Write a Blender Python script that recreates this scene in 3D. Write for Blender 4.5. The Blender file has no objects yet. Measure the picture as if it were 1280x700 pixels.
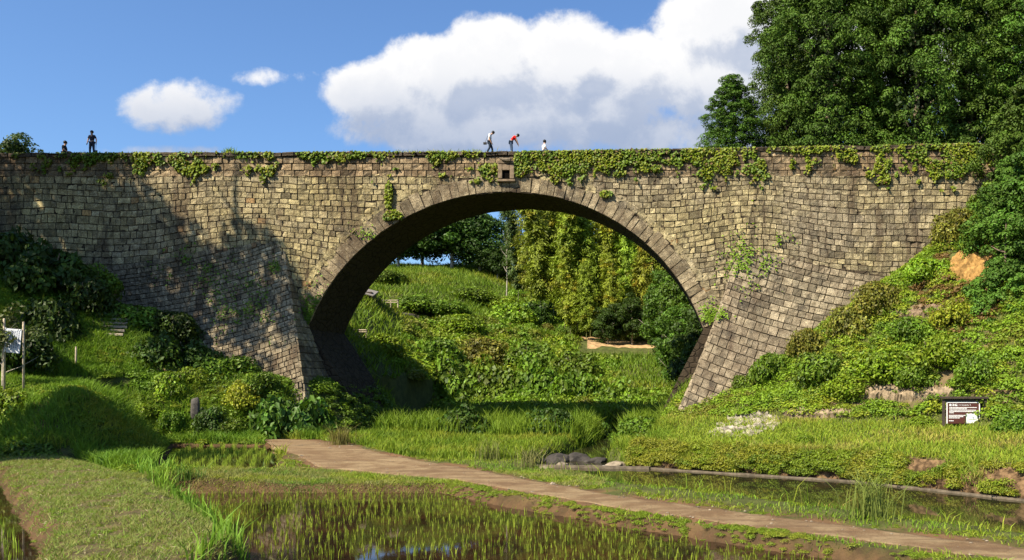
import bpy, bmesh, math, random
import numpy as np
from mathutils import Vector, Matrix

# ------------------------------------------------------------------ camera, sky, sun, exposure
scene = bpy.context.scene
col = scene.collection
R = math.radians
SUN_AZ, SUN_EL = R(43), R(44)          # behind the camera, to the left
SUN = np.array([-math.sin(SUN_AZ)*math.cos(SUN_EL), -math.cos(SUN_AZ)*math.cos(SUN_EL), math.sin(SUN_EL)])

CH = 4.2                                # camera height over the valley floor
F = 1097.0                              # focal length in photo pixels (1280 wide)
VX, VY = 884.0, 475.0                   # principal point in the photo
cam_d = bpy.data.cameras.new('camera')
cam = bpy.data.objects.new('camera', cam_d); col.objects.link(cam)
cam.location = (0, 0, CH); cam.rotation_euler = (R(90), 0, 0)
cam_d.sensor_width = 36; cam_d.lens = 36*F/1280
cam_d.shift_x = -(VX-640)/1280; cam_d.shift_y = (VY-350)/1280
cam_d.clip_start = 0.2; cam_d.clip_end = 3000
scene.camera = cam

scene.view_settings.view_transform = 'Standard'
scene.view_settings.look = 'None'
scene.view_settings.exposure = 1.10
scene.view_settings.gamma = 1.0
scene.view_settings.use_curve_mapping = False
scene.cycles.max_bounces = 5
scene.cycles.diffuse_bounces = 2
scene.cycles.glossy_bounces = 3
scene.cycles.transmission_bounces = 3
scene.cycles.transparent_max_bounces = 8
scene.cycles.use_denoising = True

sun_d = bpy.data.lights.new('sun', 'SUN'); sun = bpy.data.objects.new('sun', sun_d); col.objects.link(sun)
sun_d.energy = 5.0; sun_d.angle = R(0.5); sun_d.color = (1.0, 0.90, 0.72)
sun.rotation_euler = Vector(SUN).to_track_quat('Z', 'Y').to_euler()

# ---- world: Nishita sky with fractal cumulus at infinity
W = bpy.data.worlds.new('World'); scene.world = W; W.use_nodes = True
nt = W.node_tree; N = nt.nodes; L = nt.links
N.clear()
def wn(t, **kw):
    n = N.new(t)
    for k, v in kw.items(): setattr(n, k, v)
    return n
def wmath(op, a, b=None, c=None, clamp=False):
    n = wn('ShaderNodeMath', operation=op); n.use_clamp = clamp
    for i, v in enumerate((a, b, c)):
        if v is None: continue
        if isinstance(v, (int, float)): n.inputs[i].default_value = v
        else: L.new(v, n.inputs[i])
    return n.outputs[0]
def wss(v, a, b):
    n = wn('ShaderNodeMapRange', interpolation_type='SMOOTHSTEP')
    L.new(v, n.inputs['Value']); n.inputs['From Min'].default_value = a; n.inputs['From Max'].default_value = b
    return n.outputs[0]
sky = wn('ShaderNodeTexSky', sky_type='NISHITA'); sky.sun_disc = False
sky.sun_elevation = SUN_EL; sky.sun_rotation = math.pi + SUN_AZ
sky.air_density = 1.0; sky.dust_density = 0.8; sky.ozone_density = 5.0
wb = wn('ShaderNodeMix', data_type='RGBA', blend_type='MULTIPLY'); wb.inputs[0].default_value = 1.0
L.new(sky.outputs[0], wb.inputs[6]); wb.inputs[7].default_value = (0.84, 0.98, 1.12, 1)      # the film's cool rendering of blue sky
bg1 = wn('ShaderNodeBackground'); L.new(wb.outputs[2], bg1.inputs['Color']); bg1.inputs['Strength'].default_value = 0.078
tc = wn('ShaderNodeTexCoord')
sep = wn('ShaderNodeSeparateXYZ'); L.new(tc.outputs['Generated'], sep.inputs[0])
dx, dy, dz = sep.outputs
den = wmath('MAXIMUM', dy, 0.05)
U = wmath('DIVIDE', dx, den); V = wmath('DIVIDE', dz, den)
def cloud_field(du, dv):
    u = wmath('ADD', U, du); v = wmath('ADD', V, dv)
    cmb = wn('ShaderNodeCombineXYZ'); L.new(u, cmb.inputs[0]); L.new(v, cmb.inputs[1]); cmb.inputs[2].default_value = 3.7
    nz = wn('ShaderNodeTexNoise'); L.new(cmb.outputs[0], nz.inputs['Vector'])
    nz.inputs['Scale'].default_value = 9.0; nz.inputs['Detail'].default_value = 9; nz.inputs['Roughness'].default_value = 0.6
    nz.inputs['Distortion'].default_value = 0.25
    nz2 = wn('ShaderNodeTexNoise'); L.new(cmb.outputs[0], nz2.inputs['Vector'])
    nz2.inputs['Scale'].default_value = 26.0; nz2.inputs['Detail'].default_value = 6; nz2.inputs['Roughness'].default_value = 0.65
    f = None
    for (px, py, rx, ry, g) in CLOUDS:
        a = wmath('MULTIPLY', wmath('SUBTRACT', u, (px-VX)/F), F/rx)
        b = wmath('MULTIPLY', wmath('SUBTRACT', v, (VY-py)/F), F/ry)
        r2 = wmath('ADD', wmath('MULTIPLY', a, a), wmath('MULTIPLY', b, b))
        e = wmath('MULTIPLY', wmath('SUBTRACT', 1.0, r2), g)
        e = wmath('MAXIMUM', e, -3.0)
        f = e if f is None else wmath('SMOOTH_MAX', f, e, 0.25)
    n = wmath('MULTIPLY', wmath('SUBTRACT', nz.outputs[0], 0.5), 2.3)
    n2 = wmath('MULTIPLY', wmath('SUBTRACT', nz2.outputs[0], 0.5), 1.0)
    return wmath('ADD', f, wmath('ADD', n, n2))
CLOUDS = [(470,118,78,46,1.0),(545,90,80,52,1.0),(620,70,80,62,1.1),(700,75,90,68,1.1),(790,92,90,58,1.0),(890,110,120,62,1.1),
          (915,25,110,58,1.1),(1020,60,200,110,1.0),(1250,70,200,120,0.9),(620,160,250,36,0.8),(820,165,200,40,0.8),(700,135,170,40,1.0),
          (228,133,84,37,0.8),(334,96,58,14,0.4),(225,188,120,7,0.35),
          (-300,120,200,60,0.9),(-900,60,300,80,0.9),(1900,110,330,90,0.9)]
c1 = cloud_field(0.0, 0.0)
c2 = cloud_field(-0.018, 0.034)         # towards the sun side of the puffs
dens = wss(c1, -0.05, 0.52)
front = wss(dy, 0.05, 0.15)
dens = wmath('MULTIPLY', wmath('MULTIPLY', dens, front), 0.97)
lit = wss(wmath('SUBTRACT', c1, c2), -0.50, 0.34)
vlow = wss(V, (VY-185)/F, (VY-70)/F)     # cloud bases are grey, tops catch the sun
edge = wss(c1, 1.25, 0.35)
lit = wmath('ADD', wmath('MULTIPLY', lit, 0.62), wmath('MULTIPLY', edge, 0.18))
lit = wmath('MULTIPLY', wmath('ADD', lit, 0.28), wmath('ADD', 0.34, wmath('MULTIPLY', vlow, 0.66)), clamp=True)
mixc = wn('ShaderNodeMix', data_type='RGBA'); L.new(lit, mixc.inputs['Factor'])
mixc.inputs[6].default_value = (0.27, 0.36, 0.55, 1); mixc.inputs[7].default_value = (0.98, 0.97, 0.96, 1)
bg2 = wn('ShaderNodeBackground'); L.new(mixc.outputs[2], bg2.inputs['Color']); bg2.inputs['Strength'].default_value = 0.50
mixs = wn('ShaderNodeMixShader'); L.new(dens, mixs.inputs[0]); L.new(bg1.outputs[0], mixs.inputs[1]); L.new(bg2.outputs[0], mixs.inputs[2])
wo = wn('ShaderNodeOutputWorld'); L.new(mixs.outputs[0], wo.inputs['Surface'])
W.cycles.sampling_method = 'MANUAL'; W.cycles.sample_map_resolution = 512

# ------------------------------------------------------------------ helpers
rng = np.random.default_rng(7)
def sm(a, b, x):
    t = np.clip((np.asarray(x, float)-a)/(b-a), 0, 1); return t*t*(3-2*t)
def _h(i, j, s):
    n = (i*374761393 + j*668265263 + s*1442695041) & 0xffffffff
    n = ((n ^ (n >> 13))*1274126177) & 0xffffffff
    return ((n ^ (n >> 16)) & 0xffff)/65535.0
def vn(x, y, s=0):
    x = np.asarray(x, float); y = np.asarray(y, float)
    i = np.floor(x).astype(np.int64); j = np.floor(y).astype(np.int64)
    fx = x-i; fy = y-j; fx = fx*fx*(3-2*fx); fy = fy*fy*(3-2*fy)
    return (_h(i,j,s)*(1-fx)+_h(i+1,j,s)*fx)*(1-fy)+(_h(i,j+1,s)*(1-fx)+_h(i+1,j+1,s)*fx)*fy
def fbm(x, y, s=0, o=4):
    a, t, n = 0.5, 0, 0
    for k in range(o):
        t = t + a*vn(np.asarray(x)*2**k, np.asarray(y)*2**k, s+k); n += a; a *= 0.5
    return t/n
def inside(X, Y, P):
    X = np.asarray(X, float); Y = np.asarray(Y, float); r = np.zeros(np.broadcast(X, Y).shape, bool)
    for (x1, y1), (x2, y2) in zip(P, P[1:]+P[:1]):
        if y1 == y2: continue
        c = ((y1 > Y) != (y2 > Y)) & (X < (x2-x1)*(Y-y1)/(y2-y1)+x1); r ^= c
    return r
def dline(X, Y, P, closed=False, vals=None):
    """distance to a polyline; with vals also the value carried along it"""
    X = np.asarray(X, float); Y = np.asarray(Y, float)
    best = np.full(np.broadcast(X, Y).shape, 1e9); bv = np.zeros_like(best)
    Q = P+P[:1] if closed else P
    for k in range(len(Q)-1):
        (x1, y1), (x2, y2) = Q[k], Q[k+1]
        ex, ey = x2-x1, y2-y1; l2 = ex*ex+ey*ey+1e-12
        t = np.clip(((X-x1)*ex+(Y-y1)*ey)/l2, 0, 1)
        d = np.hypot(X-x1-t*ex, Y-y1-t*ey); m = d < best
        best = np.where(m, d, best)
        if vals is not None: bv = np.where(m, vals[k]*(1-t)+vals[k+1]*t, bv)
    return (best, bv) if vals is not None else best
def sdf(X, Y, P):
    d = dline(X, Y, P, True); return np.where(inside(X, Y, P), d, -d)
def at(px, py, z):                       # a point of a level plane
    Y = (CH-z)*F/(py-VY); return ((px-VX)*Y/F, Y)
def atY(px, py, Y):                      # a point at a known distance
    return ((px-VX)*Y/F, Y, CH+(VY-py)*Y/F)

def tag(o, label=None, cat=None, group=None, kind=None):
    if label: o['label'] = label
    if cat: o['category'] = cat
    if group: o['group'] = group
    if kind: o['kind'] = kind
    return o
def empty(name, loc=(0,0,0), rz=0.0, s=1.0):
    o = bpy.data.objects.new(name, None); col.objects.link(o)
    o.location = loc; o.rotation_euler = (0, 0, rz); o.scale = (s, s, s); o.empty_display_size = 0.2
    return o
def link(name, me, mat=None, parent=None, smooth=False):
    o = bpy.data.objects.new(name, me); col.objects.link(o)
    if mat is not None and not me.materials: me.materials.append(mat)
    if parent is not None: o.parent = parent
    if smooth and len(me.polygons): me.polygons.foreach_set('use_smooth', np.ones(len(me.polygons), bool))
    return o
def copy_tree(o, parent=None):
    c = o.copy(); col.objects.link(c)
    if parent is not None: c.parent = parent
    for ch in [x for x in o.children]: copy_tree(ch, c)
    return c
def polymesh(name, V, FC, k, C=None, smooth=False):
    """V (n,3), FC (m,k) faces, C (n,3) colour"""
    V = np.ascontiguousarray(V, np.float32); FC = np.ascontiguousarray(FC, np.int32)
    me = bpy.data.meshes.new(name)
    me.vertices.add(len(V)); me.vertices.foreach_set('co', V.ravel())
    me.loops.add(FC.size); me.loops.foreach_set('vertex_index', FC.ravel())
    me.polygons.add(len(FC))
    me.polygons.foreach_set('loop_start', np.arange(0, FC.size, k, dtype=np.int32))
    me.polygons.foreach_set('use_smooth', np.full(len(FC), bool(smooth)))
    if C is not None:
        a = me.attributes.new('col', 'FLOAT_COLOR', 'POINT')
        c4 = np.ones((len(V), 4), np.float32); c4[:, :3] = C; a.data.foreach_set('color', c4.ravel())
    me.update(calc_edges=True)
    return me
def quads(name, Q, C):
    """Q (n,4,3) loose quads, C (n,3) colour of each"""
    n = len(Q); return polymesh(name, Q.reshape(-1, 3), np.arange(n*4).reshape(n, 4), 4, np.repeat(C, 4, axis=0))
class BM:
    """gathers simple solids into one mesh"""
    def __init__(s): s.b = bmesh.new()
    def box(s, c, size, rot=None, bev=0.0):
        r = bmesh.ops.create_cube(s.b, size=1.0); vs = r['verts']
        M = Matrix.Translation(c) @ (rot.to_4x4() if rot else Matrix.Identity(4)) @ Matrix.Diagonal((*size, 1))
        bmesh.ops.transform(s.b, matrix=M, verts=vs)
        if bev:
            es = list({e for v in vs for e in v.link_edges})
            bmesh.ops.bevel(s.b, geom=es, offset=bev, segments=2, affect='EDGES', profile=0.6)
        return s
    def tube(s, pts, rad, seg=7, cap=True):
        rings = []
        pts = [Vector(p) for p in pts]
        for i, p in enumerate(pts):
            d = (pts[min(i+1, len(pts)-1)]-pts[max(i-1, 0)]).normalized()
            a = d.cross(Vector((0.3, 0.1, 1)) if abs(d.z) < 0.95 else Vector((1, 0, 0))).normalized(); b = d.cross(a)
            r = rad[i] if hasattr(rad, '__len__') else rad
            rings.append([s.b.verts.new(p+(a*math.cos(t)+b*math.sin(t))*r) for t in [2*math.pi*k/seg for k in range(seg)]])
        for r0, r1 in zip(rings, rings[1:]):
            for k in range(seg): s.b.faces.new((r0[k], r0[(k+1) % seg], r1[(k+1) % seg], r1[k]))
        if cap: s.b.faces.new(rings[0][::-1]); s.b.faces.new(rings[-1])
        return s
    def blob(s, c, r, sub=2, noise=0.0, seed=0):
        q = bmesh.ops.create_icosphere(s.b, subdivisions=sub, radius=1.0)
        rr = random.Random(seed); ph = [rr.uniform(0, 6) for _ in range(6)]
        for v in q['verts']:
            d = v.co.copy()
            k = 1+noise*(math.sin(d.x*3+ph[0])*math.cos(d.y*3.3+ph[1])+0.6*math.sin(d.z*5+ph[2]+d.x*4)+.4*math.sin(d.y*8+ph[3]))
            v.co = Vector((c[0]+d.x*k*r[0], c[1]+d.y*k*r[1], c[2]+d.z*k*r[2]))
        return s
    def done(s, name, mat, parent=None, smooth=False):
        bmesh.ops.recalc_face_normals(s.b, faces=s.b.faces)
        me = bpy.data.meshes.new(name); s.b.to_mesh(me); s.b.free()
        return link(name, me, mat, parent, smooth)

# ------------------------------------------------------------------ materials
MATS = {}
def newmat(name):
    m = bpy.data.materials.new(name); m.use_nodes = True; t = m.node_tree; t.nodes.clear()
    return m, t
class NB:
    def __init__(s, t): s.t = t
    def n(s, typ, ins=None, **kw):
        x = s.t.nodes.new(typ)
        for k, v in kw.items(): setattr(x, k, v)
        for k, v in (ins or {}).items():
            if isinstance(v, bpy.types.NodeSocket): s.t.links.new(v, x.inputs[k])
            else: x.inputs[k].default_value = v
        return x
    def noise(s, vec, scale, detail=4, rough=0.55, dist=0.0):
        return s.n('ShaderNodeTexNoise', {'Vector': vec, 'Scale': scale, 'Detail': detail, 'Roughness': rough, 'Distortion': dist}).outputs[0]
    def ramp(s, v, a, b, c0=0.0, c1=1.0):
        return s.n('ShaderNodeMapRange', {'Value': v, 'From Min': a, 'From Max': b, 'To Min': c0, 'To Max': c1}, interpolation_type='SMOOTHSTEP').outputs[0]
    def mix(s, f, a, b, mode='MIX'):
        x = s.n('ShaderNodeMix', data_type='RGBA', blend_type=mode)
        for i, v in ((0, f), (6, a), (7, b)):
            if isinstance(v, bpy.types.NodeSocket): s.t.links.new(v, x.inputs[i])
            else: x.inputs[i].default_value = v if not isinstance(v, tuple) or len(v) == 4 else (*v, 1)
        return x.outputs[2]
    def math(s, op, a, b=0.0):
        return s.n('ShaderNodeMath', {0: a, 1: b}, operation=op).outputs[0]
    def bump(s, h, strength, dist):
        return s.n('ShaderNodeBump', {'Height': h, 'Strength': strength, 'Distance': dist}).outputs[0]
    def out(s, shader): s.n('ShaderNodeOutputMaterial', {'Surface': shader})
    def pos(s): return s.n('ShaderNodeNewGeometry').outputs['Position']
    def scaled(s, v, sc): return s.n('ShaderNodeMapping', {'Vector': v, 'Scale': sc}).outputs[0]

def leaf_mat(name, transl=0.3, gloss=0.25, rough=0.5):
    m, t = newmat(name); b = NB(t)
    at_ = b.n('ShaderNodeAttribute', attribute_name='col').outputs['Color']
    oi = b.n('ShaderNodeObjectInfo').outputs['Random']
    hs = b.n('ShaderNodeHueSaturation', {'Hue': b.ramp(oi, 0, 1, 0.488, 0.508), 'Saturation': 1.0, 'Value': b.ramp(oi, 0, 1, 0.85, 1.15), 'Color': at_})
    c = hs.outputs[0]
    p = b.n('ShaderNodeBsdfPrincipled', {'Base Color': c, 'Roughness': rough, 'Specular IOR Level': gloss})
    tr = b.n('ShaderNodeBsdfTranslucent', {'Color': b.mix(1.0, c, (1.0, 1.0, 0.55, 1), 'MULTIPLY')})
    ms = b.n('ShaderNodeMixShader', {0: transl, 1: p.outputs[0], 2: tr.outputs[0]})
    b.out(ms.outputs[0]); return m
M_LEAF = leaf_mat('leaf')
M_CEDAR = leaf_mat('cedar_leaf', 0.15, 0.2, 0.6)
M_GRASS = leaf_mat('grass_blade', 0.35, 0.2, 0.6)

def plain(name, c, rough=0.7, spec=0.4, var=0.25, scale=8.0, bump=0.0, metal=0.0):
    m, t = newmat(name); b = NB(t)
    tcn = b.n('ShaderNodeTexCoord').outputs['Object']
    nz = b.noise(tcn, scale, 5, 0.6)
    k = b.ramp(nz, 0.3, 0.7, 1-var, 1+var)
    cc = b.mix(1.0, (*c, 1), b.n('ShaderNodeCombineColor', {0: k, 1: k, 2: k}).outputs[0], 'MULTIPLY')
    ins = {'Base Color': cc, 'Roughness': rough, 'Specular IOR Level': spec, 'Metallic': metal}
    if bump: ins['Normal'] = b.bump(b.noise(tcn, scale*3, 6, 0.65), 0.6, bump)
    b.out(b.n('ShaderNodeBsdfPrincipled', ins).outputs[0]); return m
M_BARK = plain('bark', (0.16, 0.12, 0.085), 0.9, 0.2, 0.4, 6, 0.03)
M_PALEBARK = plain('pale_bark', (0.34, 0.30, 0.24), 0.9, 0.2, 0.4, 6, 0.02)
M_CULM = plain('bamboo_culm', (0.16, 0.17, 0.06), 0.5, 0.4, 0.25, 3)
M_WOOD = plain('weathered_wood', (0.40, 0.33, 0.24), 0.85, 0.2, 0.3, 10, 0.01)
M_DARKWOOD = plain('dark_wood', (0.045, 0.032, 0.024), 0.7, 0.3, 0.3, 10, 0.004)
M_BROWN = plain('brown_board', (0.07, 0.022, 0.016), 0.5, 0.3, 0.1, 4)
M_WHITE = plain('white_paint', (0.78, 0.78, 0.76), 0.5, 0.3, 0.05, 4)
M_BOARDW = plain('grey_white_board', (0.55, 0.57, 0.62), 0.5, 0.3, 0.08, 6)
M_INK = plain('dark_print', (0.05, 0.05, 0.07), 0.6, 0.2, 0.0)
M_GREENP = plain('green_print', (0.03, 0.11, 0.05), 0.6, 0.2, 0.0)
M_ROOF = plain('roof_tile', (0.20, 0.18, 0.16), 0.85, 0.2, 0.2, 4, 0.02)
M_CONC = plain('concrete', (0.125, 0.10, 0.07), 0.9, 0.2, 0.35, 3, 0.02)
M_ROCKW = plain('pale_rock', (0.25, 0.215, 0.17), 0.9, 0.2, 0.4, 2.5, 0.05)
M_ROCKB = plain('brown_rock', (0.21, 0.17, 0.12), 0.9, 0.2, 0.45, 2.5, 0.06)
M_ROCKD = plain('dark_rock', (0.04, 0.034, 0.028), 0.85, 0.3, 0.4, 2.5, 0.05)
M_STEP = plain('step_log', (0.36, 0.29, 0.21), 0.9, 0.2, 0.3, 4, 0.02)

def stone_mat():
    m, t = newmat('bridge_stone'); b = NB(t)
    P = b.pos(); c = b.n('ShaderNodeAttribute', attribute_name='col').outputs['Color']
    mott = b.noise(P, 2.2, 6, 0.65)
    c = b.mix(1.0, c, b.n('ShaderNodeMix', {0: b.ramp(mott, 0.3, 0.72), 6: (0.50, 0.46, 0.41, 1), 7: (1.22, 1.19, 1.12, 1)}, data_type='RGBA').outputs[2], 'MULTIPLY')
    # long weather stains running down the face
    st = b.noise(b.scaled(P, (0.75, 0.3, 0.10)), 1.0, 5, 0.6, 0.4)
    c = b.mix(b.ramp(st, 0.52, 0.68, 0, 0.68), c, (0.075, 0.045, 0.027, 1))
    # dark lichen and pale lichen
    li = b.noise(P, 0.9, 7, 0.7)
    c = b.mix(b.ramp(li, 0.52, 0.64, 0, 0.62), c, (0.055, 0.047, 0.036, 1))
    wl = b.noise(P, 8.5, 5, 0.75)
    c = b.mix(b.ramp(wl, 0.57, 0.68, 0, 0.55), c, (0.50, 0.455, 0.34, 1))
    fine = b.noise(P, 22, 6, 0.7)
    c = b.mix(b.ramp(fine, 0.38, 0.55, 0.75, 0.0), c, (0.05, 0.04, 0.03, 1))
    bm = b.bump(b.math('ADD', b.noise(P, 7, 8, 0.75), b.math('MULTIPLY', fine, 0.5)), 1.0, 0.10)
    b.out(b.n('ShaderNodeBsdfPrincipled', {'Base Color': c, 'Roughness': 0.92, 'Specular IOR Level': 0.15, 'Normal': bm}).outputs[0])
    return m
M_STONE = stone_mat()
def core_mat(name='bridge_core', ca=(0.03, 0.023, 0.017, 1), cb=(0.075, 0.056, 0.038, 1)):
    m, t = newmat(name); b = NB(t); P = b.pos()
    vo = b.n('ShaderNodeTexVoronoi', {'Vector': b.scaled(P, (1.5, 1.5, 2.2)), 'Scale': 1.0}, feature='DISTANCE_TO_EDGE').outputs['Distance']
    c = b.mix(b.noise(P, 1.2, 6, 0.65), ca, cb)
    c = b.mix(b.ramp(vo, 0.0, 0.07, 0.85, 0.0), c, (0.018, 0.014, 0.01, 1))
    bm = b.bump(b.math('ADD', b.ramp(vo, 0, 0.12), b.noise(P, 8, 6, 0.7)), 0.8, 0.08)
    b.out(b.n('ShaderNodeBsdfPrincipled', {'Base Color': c, 'Roughness': 0.95, 'Specular IOR Level': 0.1, 'Normal': bm}).outputs[0])
    return m
M_CORE = core_mat(); M_JOINT = core_mat('joint_earth', (0.030, 0.022, 0.015, 1), (0.075, 0.056, 0.036, 1))
def ground_mat():
    m, t = newmat('ground_soil'); b = NB(t); P = b.pos()
    c = b.n('ShaderNodeAttribute', attribute_name='col').outputs['Color']
    n1 = b.noise(P, 1.3, 7, 0.7); n2 = b.noise(P, 14, 5, 0.7)
    c = b.mix(1.0, c, b.n('ShaderNodeMix', {0: b.ramp(n1, 0.3, 0.7), 6: (0.6, 0.62, 0.6, 1), 7: (1.35, 1.3, 1.2, 1)}, data_type='RGBA').outputs[2], 'MULTIPLY')
    c = b.mix(b.ramp(n2, 0.55, 0.7, 0, 0.4), c, (0.13, 0.10, 0.06, 1))
    bm = b.bump(b.math('ADD', n1, b.math('MULTIPLY', n2, 0.5)), 0.8, 0.12)
    b.out(b.n('ShaderNodeBsdfPrincipled', {'Base Color': c, 'Roughness': 0.95, 'Specular IOR Level': 0.15, 'Normal': bm}).outputs[0])
    return m
M_GROUND = ground_mat()
def path_mat():
    m, t = newmat('dirt_track'); b = NB(t); P = b.pos()
    n1 = b.noise(P, 0.55, 7, 0.7, 0.6); n2 = b.noise(P, 4, 8, 0.75); n3 = b.noise(P, 30, 4, 0.7)
    rut = b.noise(b.n('ShaderNodeMapping', {'Vector': P, 'Rotation': (0, 0, R(44)), 'Scale': (0.18, 1.9, 1)}).outputs[0], 1.0, 4, 0.6, 0.3)
    c = b.mix(b.ramp(n1, 0.38, 0.62), (0.185, 0.115, 0.06, 1), (0.30, 0.215, 0.118, 1))
    c = b.mix(b.ramp(rut, 0.50, 0.62, 0, 0.55), c, (0.145, 0.088, 0.05, 1))
    c = b.mix(b.ramp(n2, 0.54, 0.66, 0, 0.65), c, (0.11, 0.068, 0.038, 1))
    c = b.mix(b.ramp(n3, 0.60, 0.68, 0, 0.6), c, (0.34, 0.28, 0.19, 1))
    bm = b.bump(b.math('ADD', b.math('ADD', n2, b.math('MULTIPLY', n3, 0.5)), b.math('MULTIPLY', rut, -1.2)), 0.9, 0.10)
    b.out(b.n('ShaderNodeBsdfPrincipled', {'Base Color': c, 'Roughness': 0.95, 'Specular IOR Level': 0.15, 'Normal': bm}).outputs[0])
    return m
M_PATH = path_mat()
def water_mat(name, base, ripple):
    m, t = newmat(name); b = NB(t); P = b.pos()
    n = b.noise(b.scaled(P, (1.0, 0.5, 1)), 2.2, 3, 0.5)
    mud = b.noise(P, 0.45, 6, 0.65)
    c = b.mix(b.ramp(mud, 0.4, 0.65), (*base, 1), (base[0]*2.2, base[1]*1.8, base[2]*1.5, 1))
    b.out(b.n('ShaderNodeBsdfPrincipled', {'Base Color': c, 'Roughness': 0.03, 'IOR': 1.33, 'Specular IOR Level': 0.5, 'Normal': b.bump(n, 0.15, ripple)}).outputs[0])
    return m
M_PADDY = water_mat('paddy_water', (0.018, 0.011, 0.006), 0.006)
M_RIVER = water_mat('river_water', (0.020, 0.020, 0.009), 0.008)

# ------------------------------------------------------------------ the lie of the land
BF, BB = 62.0, 68.3                     # front and back face of the bridge
W_LINE = [(-40.0, 69.2), (-3.5, 47.0), (7.2, 40.5), (12.4, 34.4), (25, 20), (45, -5)]
W_REG = W_LINE+[(400, -5), (400, 200), (-40, 200)]
N_LINE = [(28, 4), (8.7, 23.6), (3.1, 29.2), (-2.7, 34.7), (-6.6, 39.3), (-9.6, 46), (-9.0, 52), (-8.6, 62), (-8.5, 76)]
RIVER = [(45, -5), (28, 4)]+N_LINE[1:]+[(-7, 78), (-6.4, 62), (-6.2, 52), (-4.2, 47.4)]+W_LINE[2:5]
PL_LEFT = [(-90, 54.0), (-36.5, 53.5), (-28.5, 57.0), (-27, 60), (-27, 70), (-90, 70)]
MOUND = [(-90, 46), (-35, 45.2), (-31.0, 43.2), (-33.6, 47.5), (-38, 52.5), (-90, 55)]
PADDY_MAIN = [(-20.3, 33.4), (-10.2, 33.5), (-7.0, 29.8), (-3.3, 26.4), (0.1, 23.3), (3.2, 20.8), (7.2, 15.8), (9, 9), (-7, 10), (-10.6, 20.6), (-15.5, 27)]
PADDY_SMALL = [(-31.0, 51.2), (-25.4, 50.5), (-21.8, 44.5), (-18.8, 37.6), (-22.6, 36.2)]
PADDY_LEFT = [(-30.5, 37.0), (-27.8, 34.4), (-20.6, 26.0), (-14.8, 19.4), (-10, 12), (-40, 12), (-45, 37)]
LEVEE = [(-33, 41.0), (-24.5, 33.0), (-17.5, 25.2), (-11.8, 18.0), (-8, 11)]
_pt = [(325,547,.62),(400,550,.56),(440,556,.46),(480,567,.34),(560,580,.28),(640,594,.24),(760,616.5,.22),(900,636,.2),(1060,655,.2),(1200,673,.2),(1280,684,.2)]
_pb = [(340,557,.60),(392,584,.34),(480,593,.28),(560,599,.26),(640,612,.24),(760,633,.22),(900,653,.2),(1060,672,.2),(1200,692,.2),(1290,703,.2)]
P_TOP = [(*at(x, y, z), z) for x, y, z in _pt]+[(16.5, 9.5, .2)]
P_BOT = [(*at(x, y, z), z) for x, y, z in _pb]+[(14.5, 8.5, .2)]
P_POLY = [p[:2] for p in P_TOP]+[p[:2] for p in P_BOT[::-1]]
P_MID = [(at(x, y, z)) for x, y, z in ((330,552,.6),(400,566,.5),(480,580,.3),(560,590,.27),(640,603,.24),(760,625,.22),(900,645,.2),(1060,663,.2),(1200,682,.2),(1285,693,.2))]
P_MIDZ = [.6,.5,.3,.27,.24,.22,.2,.2,.2,.2]

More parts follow.
